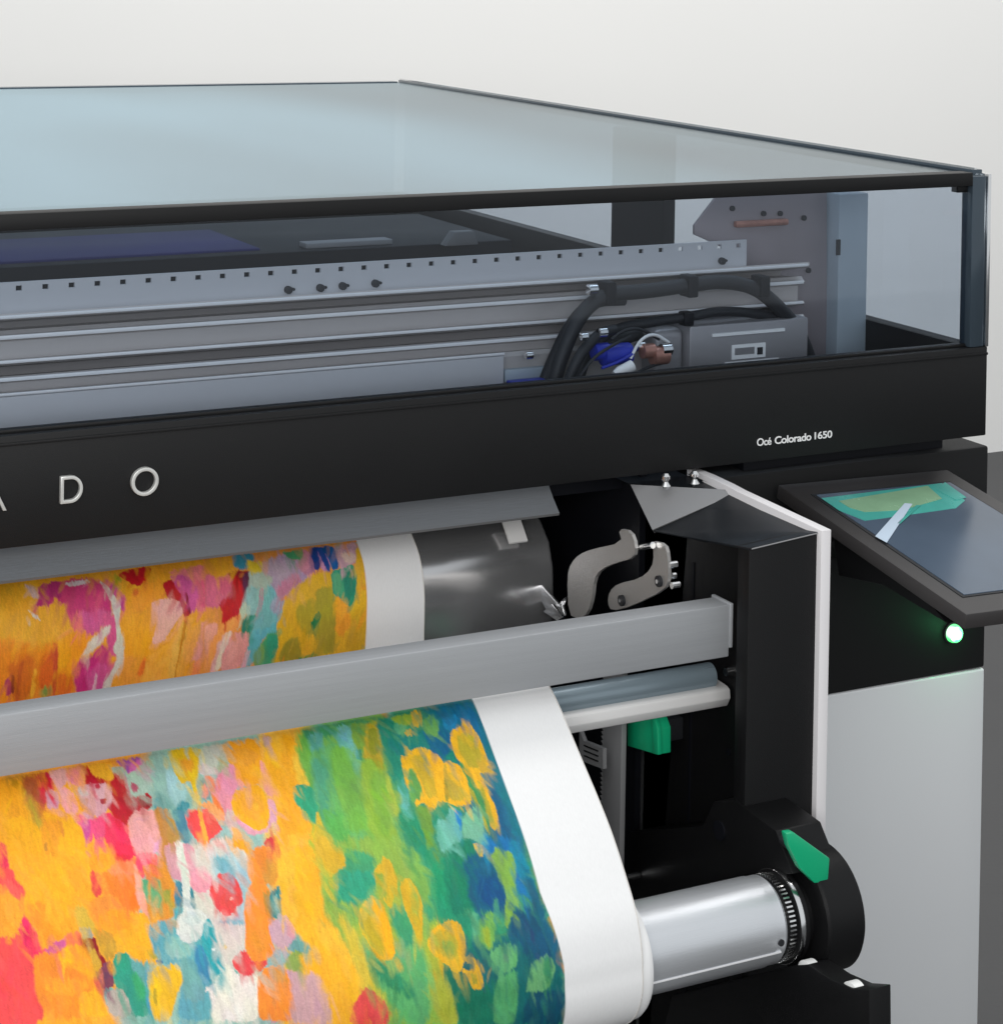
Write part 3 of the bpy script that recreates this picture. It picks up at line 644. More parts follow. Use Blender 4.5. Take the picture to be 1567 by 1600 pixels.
STROKES = """0 EDA22A 1.5 -1560 102 -1577 312 -1451 319 -1338 319 -1207 319 -1180 110 -1316 116
0 E8A828 3 -1556 128 -1568 208 -1495 221 -1436 235 -1410 228 -1413 183 -1441 153 -1468 149
0 E58A1E 5 -1559 213 -1495 223 -1451 237 -1427 233 -1409 310 -1498 313 -1560 314
0 F0A618 3 -1427 233 -1407 220 -1408 261 -1417 272 -1427 277 -1432 267 -1431 249
0 D9641F 4 -1451 250 -1434 243 -1432 261 -1437 290 -1454 293 -1453 267
0 D4701F 5 -1492 244 -1464 244 -1456 267 -1471 307 -1485 308 -1495 280
0 E07020 5 -1428 276 -1410 275 -1406 307 -1428 307
0 F29A1A 3 -1411 221 -1385 228 -1386 246 -1402 265 -1406 283 -1427 273 -1410 261
0 C93A6E 2 -1447 157 -1409 153 -1365 155 -1354 185 -1355 210 -1372 222 -1383 232 -1394 220 -1408 221 -1414 203 -1413 187 -1424 183 -1428 175 -1434 188 -1454 185 -1448 172
0 B5336E 1.5 -1446 157 -1416 152 -1420 180 -1432 174 -1436 187 -1455 185 -1447 174
0 CC3D76 5 -1401 163 -1363 165 -1356 196 -1367 209 -1400 201
0 EE6A78 5 -1412 203 -1395 202 -1392 220 -1406 222
0 D75C92 4 -1400 201 -1362 202 -1356 217 -1372 226 -1383 232 -1394 220
0 D8578C 3 -1367 209 -1353 207 -1346 237 -1349 265 -1361 258 -1363 234
0 C7418A 2.5 -1354 159 -1339 177 -1333 193 -1336 207 -1341 205 -1345 190 -1357 172
0 D9D0C0 2.5 -1387 242 -1368 226 -1356 224 -1368 239 -1384 253 -1397 259
0 C42D78 3 -1402 265 -1380 257 -1369 244 -1359 262 -1359 283 -1368 309 -1402 309 -1406 291 -1405 276
0 D45A98 4 -1391 278 -1368 270 -1357 283 -1368 309 -1387 308
0 E3B9C4 1.5 -1379 296 -1376 280 -1377 306 -1383 308
0 CFCFC0 0.5 -1363 162 -1356 168 -1347 189 -1342 197 -1345 219 -1344 237 -1337 247 -1342 266 -1336 271 -1336 293 -1341 279 -1347 279 -1356 298 -1360 310 -1368 309 -1364 289 -1353 278 -1347 266 -1355 254 -1348 244 -1350 218 -1352 196 -1357 180
0 D9C6C9 1.5 -1411 157 -1392 156 -1375 158 -1386 163 -1405 162
0 D8B7B8 3 -1463 152 -1449 158 -1450 174 -1457 171
0 E2DCC0 0.5 -1466 189 -1456 198 -1451 204 -1458 201
0 C41D24 0.5 -1335 153 -1315 149 -1288 148 -1295 163 -1312 176 -1323 168 -1333 158
0 9AA12C 4 -1348 151 -1336 155 -1334 164 -1341 168
0 F09A28 4 -1334 193 -1304 175 -1275 171 -1281 200 -1299 206 -1336 213
0 F2A520 4 -1343 219 -1327 210 -1292 218 -1297 243 -1307 269 -1332 268 -1340 248
0 EFA038 3 -1338 267 -1307 269 -1310 286 -1318 307 -1351 306 -1347 284
0 F6B040 2.5 -1303 272 -1274 257 -1254 230 -1240 225 -1246 250 -1261 309 -1318 307
0 EDB84C 2.5 -1272 265 -1256 230 -1250 238 -1258 278 -1269 308 -1279 307
0 C8851E 0.5 -1254 230 -1250 231 -1262 277 -1267 308 -1269 308 -1262 274
0 E8762A 2.5 -1311 269 -1307 275 -1316 296 -1320 292
0 E87A82 2.5 -1268 160 -1207 155 -1195 159 -1206 222 -1233 222 -1238 210 -1229 187 -1251 170
0 DE5A7A 4 -1234 181 -1200 179 -1205 214 -1231 217
0 B91B22 0.5 -1278 177 -1266 172 -1257 188 -1250 212 -1238 210 -1247 222 -1253 225 -1258 208 -1275 198
0 CB5590 2 -1266 167 -1245 168 -1231 187 -1233 202 -1239 217 -1245 220 -1248 207 -1259 189
0 8F1A35 0.5 -1250 194 -1247 194 -1245 220 -1247 220
0 EBB0A4 0.5 -1299 201 -1280 198 -1259 204 -1255 219 -1265 227 -1284 252 -1301 255 -1293 232 -1292 220
0 F3A85E 3 -1284 256 -1260 229 -1251 223 -1274 253
0 EDA54E 2.5 -1250 245 -1224 232 -1208 240 -1220 281 -1246 287 -1258 278
0 E59A8E 2 -1228 233 -1207 240 -1207 274 -1220 285 -1244 286 -1236 262
0 F08A50 3 -1240 288 -1220 281 -1212 273 -1220 306 -1249 305
0 F0A0A0 2.5 -1220 295 -1207 281 -1207 311 -1220 308
0 6E9A48 4 -1449 294 -1437 292 -1437 304 -1450 304
0 B04060 1.5 -1499 272 -1489 280 -1491 293 -1498 295
0 8E3A28 0.5 -1490 269 -1488 270 -1487 290 -1490 293
0 C9502A 1.5 -1435 236 -1429 238 -1432 305 -1435 306
0 C25E22 2 -1479 251 -1475 250 -1482 307 -1486 308
0 F3B030 1.5 -1462 268 -1458 265 -1460 297 -1466 305
0 E59540 3.2 -1212 132 -1162 132 -1052 135 -980 142 -982 213 -986 309 -1118 309 -1225 308 -1233 307
0 E8A22A 2.1 -1210 148 -1171 146 -1171 169 -1200 181 -1210 163
0 DE6C86 2.6 -1216 169 -1200 181 -1177 175 -1181 196 -1203 218 -1224 216
0 D8607C 2.6 -1200 181 -1181 177 -1179 198 -1199 203
0 3E8FA6 2.1 -1171 146 -1138 146 -1145 170 -1171 169
0 A8B9A8 2.1 -1152 171 -1114 176 -1121 201 -1138 215 -1156 224 -1169 215
0 DDBE2E 3.7 -1151 159 -1128 162 -1129 177 -1146 181 -1154 171
0 B39AB0 2.6 -1127 160 -1096 154 -1059 157 -1065 193 -1084 201 -1108 216 -1123 214 -1128 200 -1117 187 -1133 181
0 CE8598 3.2 -1073 158 -1053 153 -1055 186 -1069 191 -1080 181
0 C77F94 3.7 -1119 203 -1085 185 -1079 196 -1103 213 -1121 217
0 8E1C28 1.6 -1176 173 -1153 174 -1160 196 -1171 222 -1172 191 -1184 176
0 5E2A48 2.1 -1162 177 -1153 176 -1160 200 -1166 197
0 C81C22 2.1 -1203 213 -1185 205 -1175 177 -1167 191 -1168 223 -1174 230 -1202 244 -1199 227
0 8FC0B8 2.1 -1160 196 -1141 200 -1138 209 -1153 236 -1166 235
0 74B5B4 2.6 -1137 201 -1123 201 -1117 217 -1107 230 -1114 245 -1123 256 -1157 264 -1151 237
0 9AA6B0 2.6 -1121 215 -1106 222 -1109 232 -1123 238 -1131 227
0 C98090 0.5 -1142 200 -1137 201 -1141 226 -1151 240 -1147 225
0 C0D0B0 1.6 -1169 215 -1163 223 -1168 231 -1177 251 -1181 249
0 2C8A6C 2.1 -1168 234 -1151 235 -1157 260 -1174 253
0 5FB0B8 2.6 -1159 257 -1131 255 -1118 249 -1122 264 -1140 266 -1154 302 -1174 308 -1163 281
0 46A070 2.1 -1152 289 -1133 263 -1118 263 -1118 289 -1124 309 -1154 306
0 7CA85C 3.2 -1154 288 -1140 274 -1139 305 -1154 304
0 2F9C78 2.6 -1135 267 -1118 265 -1120 297 -1131 306
0 EFA58E 2.1 -1225 235 -1206 241 -1213 264 -1225 283
0 F7A050 2.6 -1204 244 -1172 230 -1177 249 -1196 259 -1212 297 -1225 305 -1225 283
0 E8B0A8 2.1 -1196 255 -1183 254 -1199 294 -1212 306 -1218 305 -1206 269
0 E8D8C0 1.6 -1195 255 -1185 254 -1197 286 -1206 303 -1210 301 -1202 272
0 E79A98 1.6 -1183 254 -1161 259 -1161 271 -1171 298 -1180 307 -1202 308 -1198 278
0 E2B0B8 1.6 -1163 283 -1159 284 -1167 307 -1174 308
0 D07F8C 3.2 -1089 153 -1060 152 -1067 166 -1085 166
0 4C9C68 1.6 -1098 152 -1064 150 -1072 168 -1084 164
0 1A3F86 0.5 -1057 150 -1041 149 -1050 185 -1057 186 -1055 165
0 C88AB0 1.6 -1042 152 -1028 151 -1035 191 -1048 187
0 234A92 0.5 -1043 150 -1037 151 -1034 171 -1035 191 -1040 184 -1042 167
0 1560A0 0.5 -1037 150 -1017 151 -1022 188 -1030 189 -1032 169
0 1B4C8C 0.5 -1037 150 -1026 151 -1028 172 -1032 166
0 C59AA8 2.6 -1017 153 -982 150 -987 179 -1017 191 -1020 180
0 DFC0B0 2.6 -1011 166 -994 164 -989 179 -1009 183
0 E3B024 1.6 -984 155 -980 171 -985 213 -985 309 -1007 306 -1016 250 -995 191
0 DFAE26 2.1 -1084 201 -1060 192 -1033 191 -1035 223 -1012 242 -985 229 -986 309 -1118 308 -1124 307 -1116 277 -1120 256 -1109 230 -1103 215
0 D2A41F 3.2 -1007 251 -987 245 -986 307 -1011 306 -1009 271
0 F0A028 3.2 -1034 227 -1012 238 -1009 271 -1025 281 -1034 268
0 A8992C 2.6 -1059 212 -1036 211 -1032 239 -1033 301 -1045 305 -1056 302 -1061 264 -1054 249 -1063 236
0 B09A2A 2.6 -1085 229 -1060 224 -1065 264 -1056 300 -1060 301 -1074 275 -1085 261 -1092 244
0 A0922C 2.6 -1109 278 -1087 273 -1082 306 -1118 307
0 E6B428 2.1 -1081 274 -1065 272 -1060 297 -1078 303 -1082 290
0 1E7A48 0.5 -1070 259 -1059 242 -1054 249 -1063 264 -1066 268
0 2E8A48 2.1 -1087 304 -1065 299 -1056 304 -1087 308
0 329A74 0.5 -1033 191 -1012 189 -1000 184 -996 200 -999 217 -1007 241 -1016 238 -1022 229 -1035 221
0 58A878 2.6 -1032 195 -1020 195 -1022 225 -1033 219
0 24866A 2.1 -1014 195 -999 191 -1000 217 -1012 236 -1017 219
1 F2A01E 4 -1656 656 -1713 992 -1411 1054 -1332 651 -1474 672
1 8FB8AC 8 -1424 673 -1218 655 -1278 836 -1367 1063 -1543 1026 -1479 874
1 F0B030 8 -1282 670 -1218 655 -1248 842 -1243 956 -1147 1117 -1359 1065 -1330 903 -1319 812
1 6FAA4A 10 -1241 696 -1120 688 -1135 822 -1126 942 -1129 1123 -1214 1098 -1272 950 -1271 837
1 2A8A62 12 -1128 686 -989 693 -1003 838 -1007 964 -1000 1036 -969 1162 -1147 1117 -1141 939 -1150 819
1 0F6E7E 12 -1075 686 -989 693 -1003 838 -1006 912 -1078 898 -1066 775
1 EFA21E 2.3 -1636 695 -1596 704 -1571 729 -1567 754 -1523 788 -1529 838 -1658 813
1 C08A28 6.1 -1596 704 -1572 706 -1573 715 -1598 713
1 BFA030 5.3 -1581 722 -1571 729 -1567 780 -1579 765
1 A8522A 4.6 -1578 708 -1560 707 -1561 729 -1560 750 -1569 743 -1578 725
1 D62040 1.9 -1561 710 -1548 708 -1545 732 -1554 733 -1561 748 -1563 736 -1561 723
1 B52238 3.1 -1563 710 -1550 709 -1551 719 -1561 719
1 EEA030 2.3 -1561 750 -1541 735 -1525 762 -1538 767 -1546 758
1 DCA0A0 1.5 -1548 708 -1525 707 -1529 724 -1540 733 -1546 723
1 E58090 1.9 -1527 708 -1510 708 -1511 727 -1521 732 -1529 724
1 D59AA8 1.5 -1556 732 -1543 735 -1543 745 -1548 755 -1558 753 -1558 743
1 F0A098 1.5 -1540 733 -1530 732 -1524 757 -1525 762 -1533 766 -1541 758
1 F2A81E 1.1 -1533 731 -1522 731 -1523 744 -1527 740
1 B81C24 1.1 -1512 705 -1502 710 -1500 724 -1479 733 -1471 718 -1465 740 -1464 759 -1438 758 -1443 775 -1452 779 -1468 778 -1476 792 -1486 777 -1490 766 -1511 733 -1508 716
1 CE2029 2.7 -1483 757 -1476 769 -1473 785 -1478 792 -1488 774
1 8A1A20 2.3 -1457 762 -1440 760 -1444 777 -1455 774
1 EAA82A 1.1 -1503 708 -1473 710 -1479 735 -1490 727 -1498 721
1 F2A050 1.5 -1511 711 -1507 715 -1511 735 -1518 731
1 D39AA0 1.1 -1519 734 -1502 733 -1481 738 -1488 761 -1494 768 -1497 773 -1504 775 -1510 770 -1512 776 -1521 771 -1520 763 -1513 762 -1521 752
1 C8B8B0 1.1 -1519 734 -1512 737 -1510 746 -1519 745
1 DAA8AC 1.1 -1500 738 -1481 740 -1487 759 -1497 759
1 CC8A70 1.5 -1520 750 -1511 750 -1517 761 -1520 758
1 A83840 0.5 -1498 754 -1491 755 -1494 760 -1498 759
1 B8404A 0.5 -1499 735 -1495 734 -1495 741 -1498 739
1 EE4E78 1.5 -1531 766 -1522 768 -1520 774 -1512 776 -1494 771 -1485 780 -1476 792 -1476 810 -1495 802 -1503 797 -1513 798 -1516 790 -1518 810 -1529 808 -1525 788 -1528 777
1 EA3355 1.9 -1495 770 -1484 782 -1476 794 -1475 817 -1472 827 -1485 832 -1499 829 -1502 816 -1503 795
1 E82848 2.3 -1495 804 -1476 816 -1474 826 -1485 833 -1498 828
1 D04E90 2.3 -1525 774 -1515 774 -1524 806 -1529 808 -1525 788
1 9A50A0 2.3 -1469 709 -1441 709 -1438 714 -1450 722 -1460 728 -1464 719
1 D060A8 1.9 -1457 719 -1438 712 -1436 719 -1447 736 -1457 729
1 9FB8A4 1.1 -1475 717 -1463 718 -1459 730 -1451 726 -1435 716 -1422 715 -1413 729 -1427 783 -1437 779 -1436 755 -1449 758 -1464 758 -1462 753 -1466 744 -1465 736 -1474 724
1 A85060 1.1 -1459 740 -1451 745 -1455 754 -1460 750
1 8AC0B4 2.3 -1429 726 -1414 733 -1422 763 -1432 755 -1433 739
1 5A9A9C 2.7 -1437 765 -1422 763 -1427 783 -1441 777
1 E69E9A 0.5 -1473 785 -1461 775 -1458 779 -1453 774 -1450 780 -1441 779 -1437 790 -1439 812 -1448 826 -1461 831 -1470 826 -1476 808
1 D8959C 1.5 -1466 785 -1449 786 -1450 789 -1466 788
1 DD9CB4 1.9 -1445 816 -1439 812 -1446 827 -1454 829
1 C58434 2.7 -1436 787 -1427 783 -1444 851 -1457 848 -1446 827 -1438 813
1 F2A22A 1.5 -1516 798 -1502 803 -1500 824 -1508 838 -1530 834 -1528 808
1 F08040 1.9 -1501 829 -1485 834 -1475 831 -1477 844 -1507 838
1 E84A5C 1.9 -1474 826 -1452 829 -1454 841 -1476 845
1 F4AA18 2.3 -1604 758 -1584 759 -1561 794 -1561 828 -1614 817 -1611 784
1 F29C22 3.8 -1570 769 -1548 768 -1554 808 -1574 817 -1572 792
1 F5B018 1.9 -1544 772 -1532 770 -1526 790 -1527 813 -1529 834 -1561 828 -1555 800
1 C8882A 1.1 -1570 793 -1567 794 -1569 800 -1572 801
1 D9882C 1.5 -1551 769 -1546 770 -1548 789 -1549 786
1 E03050 1.9 -1622 782 -1612 787 -1615 817 -1628 814
1 EA4848 2.3 -1656 801 -1616 812 -1603 829 -1607 865 -1595 914 -1607 986 -1684 970
1 EE9A28 1.9 -1623 833 -1607 845 -1606 863 -1612 878 -1623 890 -1659 883 -1649 827
1 F05A50 1.9 -1619 826 -1606 841 -1610 852 -1621 835
1 EE2C5C 1.5 -1610 872 -1601 885 -1598 909 -1601 924 -1606 918 -1616 894 -1617 884
1 D81E4C 1.5 -1616 883 -1601 884 -1604 898 -1611 895
1 EC3058 2.3 -1596 909 -1576 911 -1579 917 -1593 921 -1598 920
1 F7A51E 1.9 -1611 798 -1527 814 -1527 837 -1534 870 -1546 870 -1562 865 -1572 903 -1587 909 -1592 899 -1600 881 -1606 868 -1606 856 -1601 842 -1610 825
1 F2921E 3.1 -1603 856 -1584 859 -1579 883 -1573 896 -1587 909 -1593 894 -1605 870
1 FAAA18 2.3 -1589 815 -1559 818 -1549 852 -1564 864 -1582 849 -1596 840
1 F5A61E 2.3 -1581 858 -1562 865 -1569 889 -1566 897 -1579 894 -1584 870
1 F08028 2.7 -1519 840 -1497 833 -1478 845 -1479 860 -1482 890 -1493 891 -1503 882 -1506 867 -1521 862
1 F57A24 2.7 -1501 843 -1480 846 -1480 879 -1486 889 -1499 884
1 F39030 2.3 -1533 865 -1507 866 -1502 886 -1495 892 -1507 902 -1529 900 -1537 884 -1539 871
1 E0483C 1.5 -1527 833 -1518 840 -1522 860 -1528 864 -1531 856
1 F7A01E 1.5 -1526 814 -1499 820 -1498 830 -1511 839 -1526 833
1 D82030 1.1 -1499 822 -1480 826 -1482 834 -1496 828
1 F58A54 1.9 -1498 830 -1478 834 -1478 849 -1511 841
1 EF4862 1.9 -1473 827 -1451 831 -1456 843 -1468 847 -1473 856 -1476 848
1 F4A08C 1.5 -1477 837 -1476 848 -1476 899 -1480 895 -1484 878 -1481 858
1 D88028 1.9 -1470 842 -1442 841 -1459 911 -1473 909 -1476 889 -1468 855
1 E08828 1.9 -1464 847 -1442 843 -1447 863 -1464 859
1 54A070 1.1 -1475 856 -1455 861 -1456 875 -1463 892 -1468 894 -1475 881
1 A0902E 2.3 -1455 865 -1448 865 -1455 893 -1462 891
1 F0A81C 1.1 -1494 891 -1478 895 -1476 908 -1481 927 -1471 945 -1483 952 -1503 939 -1509 929 -1519 927 -1535 896 -1524 896 -1506 902
1 F79A1C 1.9 -1525 879 -1500 887 -1496 904 -1519 906 -1534 899
1 D0A838 2.7 -1553 868 -1543 874 -1535 896 -1541 902 -1553 893 -1556 880
1 9C9884 1.5 -1554 894 -1543 895 -1540 907 -1551 907
1 C0902C 1.9 -1538 897 -1524 905 -1517 916 -1521 929 -1530 933 -1534 922 -1538 909
1 8A1018 0.5 -1551 906 -1539 908 -1538 921 -1532 935 -1538 938 -1539 927 -1544 917 -1551 911
1 C89830 1.5 -1551 914 -1542 919 -1538 932 -1541 943 -1547 942 -1551 925
1 F57848 1.5 -1568 897 -1554 897 -1553 911 -1568 909 -1577 912
1 D05A8C 1.5 -1593 910 -1576 902 -1569 901 -1573 910 -1586 916 -1593 914
1 F5A01E 1.9 -1573 910 -1552 912 -1547 932 -1545 946 -1552 951 -1575 944 -1586 931 -1579 917
1 FAB414 1.5 -1574 911 -1564 912 -1565 927 -1575 927
1 F28A22 2.3 -1607 912 -1583 914 -1581 928 -1546 949 -1542 968 -1541 989 -1603 977 -1610 944
1 FA9A22 2.7 -1599 938 -1568 945 -1551 953 -1571 962 -1599 954
1 F5AA1C 1.5 -1566 961 -1548 960 -1539 978 -1539 990 -1568 984
1 7A3850 0.5 -1540 940 -1530 933 -1526 939 -1528 960 -1539 961 -1545 945
1 A05878 0.5 -1542 945 -1538 945 -1539 956 -1541 955
1 6E3A55 0.5 -1538 945 -1526 945 -1527 950 -1537 951
1 F0603C 1.5 -1546 947 -1542 954 -1542 968 -1547 956
1 2A9478 0.5 -1521 931 -1515 927 -1508 931 -1504 941 -1504 950 -1499 955 -1495 971 -1496 998 -1516 994 -1519 966 -1526 962 -1526 939
1 38A068 2.7 -1506 951 -1496 958 -1496 981 -1505 980
1 6AB0A0 1.1 -1540 961 -1529 962 -1533 979 -1538 978
1 B0A298 1.1 -1537 964 -1520 965 -1514 984 -1516 994 -1537 990
1 4A9EAC 1.9 -1477 908 -1458 907 -1466 943 -1474 933 -1481 927
1 5E9A98 2.3 -1504 941 -1480 948 -1483 954 -1493 967 -1499 955 -1505 948
1 4A98B0 1.9 -1490 952 -1482 954 -1491 967 -1492 999 -1496 998 -1494 967
1 E0AC22 0.5 -1489 957 -1482 954 -1468 952 -1477 1002 -1491 999 -1489 983 -1492 969
1 A8962E 1.1 -1488 931 -1475 934 -1467 946 -1480 944
1 8FB6A8 2.3 -1422 706 -1414 704 -1404 733 -1404 752 -1383 751 -1387 775 -1405 785 -1420 784 -1430 764 -1433 747
1 9AC4C0 2.3 -1413 729 -1405 736 -1404 752 -1391 752 -1402 774 -1413 786 -1419 763
1 6E9E94 3.1 -1435 752 -1423 765 -1420 784 -1434 782
1 C08038 2.3 -1440 775 -1425 784 -1421 797 -1420 824 -1440 825 -1441 807
1 B08A40 2.7 -1429 791 -1422 797 -1419 821 -1432 822
1 4C8494 1.5 -1420 784 -1405 785 -1407 800 -1411 828 -1418 822 -1420 800
1 2E8890 1.9 -1409 773 -1398 778 -1401 785 -1415 784
1 E0B81C 0.5 -1407 706 -1366 708 -1375 736 -1383 750 -1384 764 -1385 775 -1388 776 -1389 763 -1389 753 -1394 748 -1397 751 -1401 753 -1403 746 -1405 727
1 E09824 3.1 -1395 720 -1378 724 -1385 739 -1395 738
1 BFC2B4 0.5 -1366 709 -1340 710 -1341 719 -1352 734 -1358 747 -1376 744 -1374 733
1 D0BFC0 1.5 -1374 733 -1365 732 -1361 747 -1376 745
1 A8B088 2.3 -1343 720 -1338 731 -1342 740 -1357 747 -1350 735
1 7E9A98 2.7 -1383 751 -1371 753 -1371 775 -1380 779 -1385 775
1 F27A3C 1.5 -1371 746 -1362 751 -1363 774 -1361 793 -1361 805 -1369 794 -1370 770 -1372 758
1 E8907C 1.9 -1378 757 -1370 761 -1376 774 -1382 776
1 E48A96 1.9 -1358 750 -1331 735 -1331 742 -1338 773 -1345 777 -1350 795 -1359 804 -1360 782 -1364 768
1 E08FA0 1.9 -1347 741 -1332 738 -1338 772 -1351 778 -1355 764
1 CBB8AC 2.3 -1356 794 -1349 798 -1351 824 -1360 826 -1362 809
1 F4A01E 1.5 -1339 707 -1289 710 -1304 768 -1323 770 -1335 762 -1331 742 -1339 734
1 E89A2C 2.3 -1335 720 -1311 721 -1299 735 -1315 744 -1330 740
1 C4A09A 1.5 -1289 710 -1277 711 -1280 720 -1288 723
1 F2AE22 1.5 -1287 721 -1250 713 -1254 736 -1256 769 -1268 779 -1275 795 -1297 790 -1296 772 -1298 747
1 F5A81A 2.7 -1295 747 -1276 748 -1269 777 -1277 795 -1295 789
1 E8BC58 2.3 -1255 721 -1249 757 -1251 781 -1261 787 -1261 773 -1260 751
1 ED9A90 1.1 -1301 742 -1296 743 -1296 783 -1299 787 -1305 784 -1306 771
1 EFA08C 1.1 -1334 757 -1328 764 -1331 771 -1335 765
1 D9A0B0 1.1 -1350 803 -1316 828 -1310 813 -1306 792 -1299 792 -1300 815 -1310 827 -1325 830 -1339 826 -1348 814
1 DE9AA8 1.1 -1350 803 -1340 821 -1325 830 -1339 828 -1348 814
1 F4AA18 0.5 -1343 775 -1325 770 -1310 771 -1307 787 -1309 808 -1315 823 -1329 826 -1339 816 -1349 803 -1349 787
1 F2A42A 2.7 -1336 779 -1315 780 -1313 799 -1327 813 -1339 800
1 F6B030 2.3 -1297 791 -1275 795 -1269 810 -1263 836 -1274 869 -1311 862 -1318 844 -1303 827 -1298 807
1 F2A818 1.9 -1298 802 -1294 808 -1296 829 -1301 828
1 DDBB70 2.7 -1315 826 -1302 820 -1308 835 -1318 836
1 F29E60 1.5 -1386 783 -1373 780 -1362 798 -1362 806 -1371 804 -1378 790
1 F08070 1.1 -1405 786 -1388 788 -1393 803 -1405 808 -1407 800
1 EE4848 0.5 -1405 795 -1398 789 -1381 788 -1375 798 -1369 815 -1373 820 -1385 825 -1394 832 -1402 823 -1407 808
1 E85044 1.9 -1382 794 -1373 809 -1373 817 -1384 820 -1385 807
1 F5A83C 0.5 -1387 764 -1386 775 -1387 791 -1389 831 -1393 830 -1391 798 -1389 775
1 D8C4B4 2.3 -1409 821 -1399 831 -1360 826 -1367 851 -1410 842
1 F5A020 1.5 -1359 823 -1347 833 -1340 847 -1344 855 -1358 852 -1361 841
1 EFAC60 1.9 -1357 814 -1350 819 -1349 832 -1359 833
1 D63C3C 0.5 -1326 843 -1319 837 -1314 837 -1314 852 -1317 854
1 F58A30 1.1 -1345 855 -1337 846 -1326 845 -1316 854 -1318 860
1 2F9C74 0.5 -1271 780 -1262 779 -1255 785 -1250 797 -1248 817 -1256 829 -1263 832 -1263 814 -1269 809 -1275 800
1 60A844 3.1 -1242 716 -1225 716 -1223 738 -1244 804 -1251 789 -1248 753
1 A8B838 2.3 -1269 810 -1262 831 -1256 842 -1265 870 -1279 868 -1267 840
1 E09098 1.1 -1440 824 -1427 822 -1424 828 -1429 838 -1441 836
1 E29A9E 1.1 -1418 826 -1411 827 -1409 839 -1410 842 -1420 840
1 E6E2D4 0.5 -1426 823 -1422 822 -1418 825 -1422 840 -1428 839 -1426 829
1 CFC9BC 1.9 -1412 831 -1356 842 -1347 854 -1352 871 -1364 882 -1371 917 -1370 929 -1379 956 -1365 970 -1375 1010 -1377 1026 -1432 1015 -1423 979 -1407 964 -1405 933 -1413 913 -1424 897
1 9CBFC4 3.1 -1391 846 -1363 847 -1349 859 -1353 884 -1365 896 -1374 928 -1383 921 -1373 912 -1370 881 -1394 868
1 6FA8AE 2.7 -1389 849 -1371 850 -1369 867 -1384 868 -1391 859
1 D4C8B8 2.7 -1408 921 -1379 925 -1376 934 -1382 949 -1398 953 -1406 944
1 86AEB4 1.9 -1405 922 -1390 920 -1371 924 -1372 927 -1391 923
1 D98A28 1.9 -1462 843 -1445 843 -1439 869 -1447 902 -1456 909 -1472 906 -1476 901
1 E8A030 1.5 -1470 897 -1463 899 -1468 909 -1476 910
1 5AA06A 1.5 -1463 857 -1456 862 -1456 876 -1462 892 -1471 888
1 96983A 2.3 -1454 874 -1446 874 -1450 889 -1457 886
1 F05838 1.5 -1456 829 -1451 832 -1453 843 -1459 843
1 3F7C90 1.1 -1439 868 -1429 870 -1436 896 -1445 898
1 4CA0A4 1.9 -1447 895 -1435 897 -1438 904 -1448 909
1 307E86 1.1 -1424 877 -1421 880 -1422 891 -1421 900 -1427 898 -1426 887
1 CF949C 1.1 -1440 825 -1425 828 -1428 846 -1428 869 -1439 863 -1442 849
1 DC98A0 1.1 -1419 829 -1406 831 -1411 857 -1416 866 -1423 878 -1421 858
1 E2959C 0.5 -1411 857 -1401 855 -1396 867 -1396 875 -1403 883 -1411 886 -1419 882 -1422 875
1 5CA0A8 2.3 -1475 908 -1449 909 -1449 931 -1430 935 -1415 920 -1409 928 -1407 951 -1407 974 -1420 979 -1429 984 -1427 1000 -1429 1016 -1468 1008 -1455 979 -1453 955 -1472 949 -1479 935
1 8AB4AC 2.3 -1462 920 -1449 931 -1438 938 -1439 950 -1460 947 -1465 940
1 6CA09E 2.3 -1450 947 -1433 957 -1433 994 -1454 992 -1455 968
1 3C86A4 1.9 -1434 941 -1422 941 -1421 970 -1428 982 -1434 968
1 28A0A4 1.1 -1416 915 -1411 915 -1407 931 -1409 948 -1406 968 -1407 974 -1414 974 -1420 953 -1425 936
1 D0D2C8 0.5 -1448 916 -1444 907 -1436 902 -1434 893 -1429 864 -1428 844 -1426 827 -1419 829 -1421 848 -1420 863 -1428 897 -1423 903 -1414 908 -1413 914 -1418 919 -1422 930 -1429 935 -1438 936 -1446 931 -1450 923
1 C0CAC4 2.3 -1441 908 -1423 904 -1417 913 -1423 921 -1438 913
1 E04444 0.5 -1403 886 -1396 874 -1387 869 -1374 869 -1370 877 -1366 891 -1369 905 -1377 908 -1384 914 -1389 917 -1395 911 -1402 899
1 E64A48 2.3 -1397 878 -1379 876 -1381 903 -1391 906 -1399 897
1 F0D8C8 0.5 -1381 898 -1379 897 -1378 899 -1380 900
1 E8F0F0 0.5 -1414 947 -1412 946 -1411 948 -1413 949
1 F08A2C 1.1 -1347 854 -1337 845 -1317 849 -1319 878 -1326 893 -1343 886 -1352 886 -1355 873
1 C88A34 3.1 -1335 862 -1320 860 -1325 892 -1337 890
1 F58A2A 1.1 -1351 884 -1338 889 -1334 898 -1341 925 -1337 930 -1347 935 -1346 945 -1344 963 -1357 970 -1369 969 -1376 959 -1376 945 -1370 929 -1369 912 -1361 895
1 B88838 3.1 -1342 898 -1334 898 -1341 923 -1344 917
1 E88F2C 3.1 -1368 933 -1349 937 -1349 955 -1367 959
1 2E7C80 1.1 -1334 900 -1321 894 -1322 907 -1326 911 -1327 926 -1338 928 -1340 918
1 6FA4A4 0.5 -1329 903 -1327 904 -1332 920 -1334 919
1 F0B038 2.3 -1317 849 -1283 855 -1292 932 -1291 962 -1294 973 -1301 969 -1312 949 -1319 933 -1327 925 -1324 909 -1320 906 -1320 878
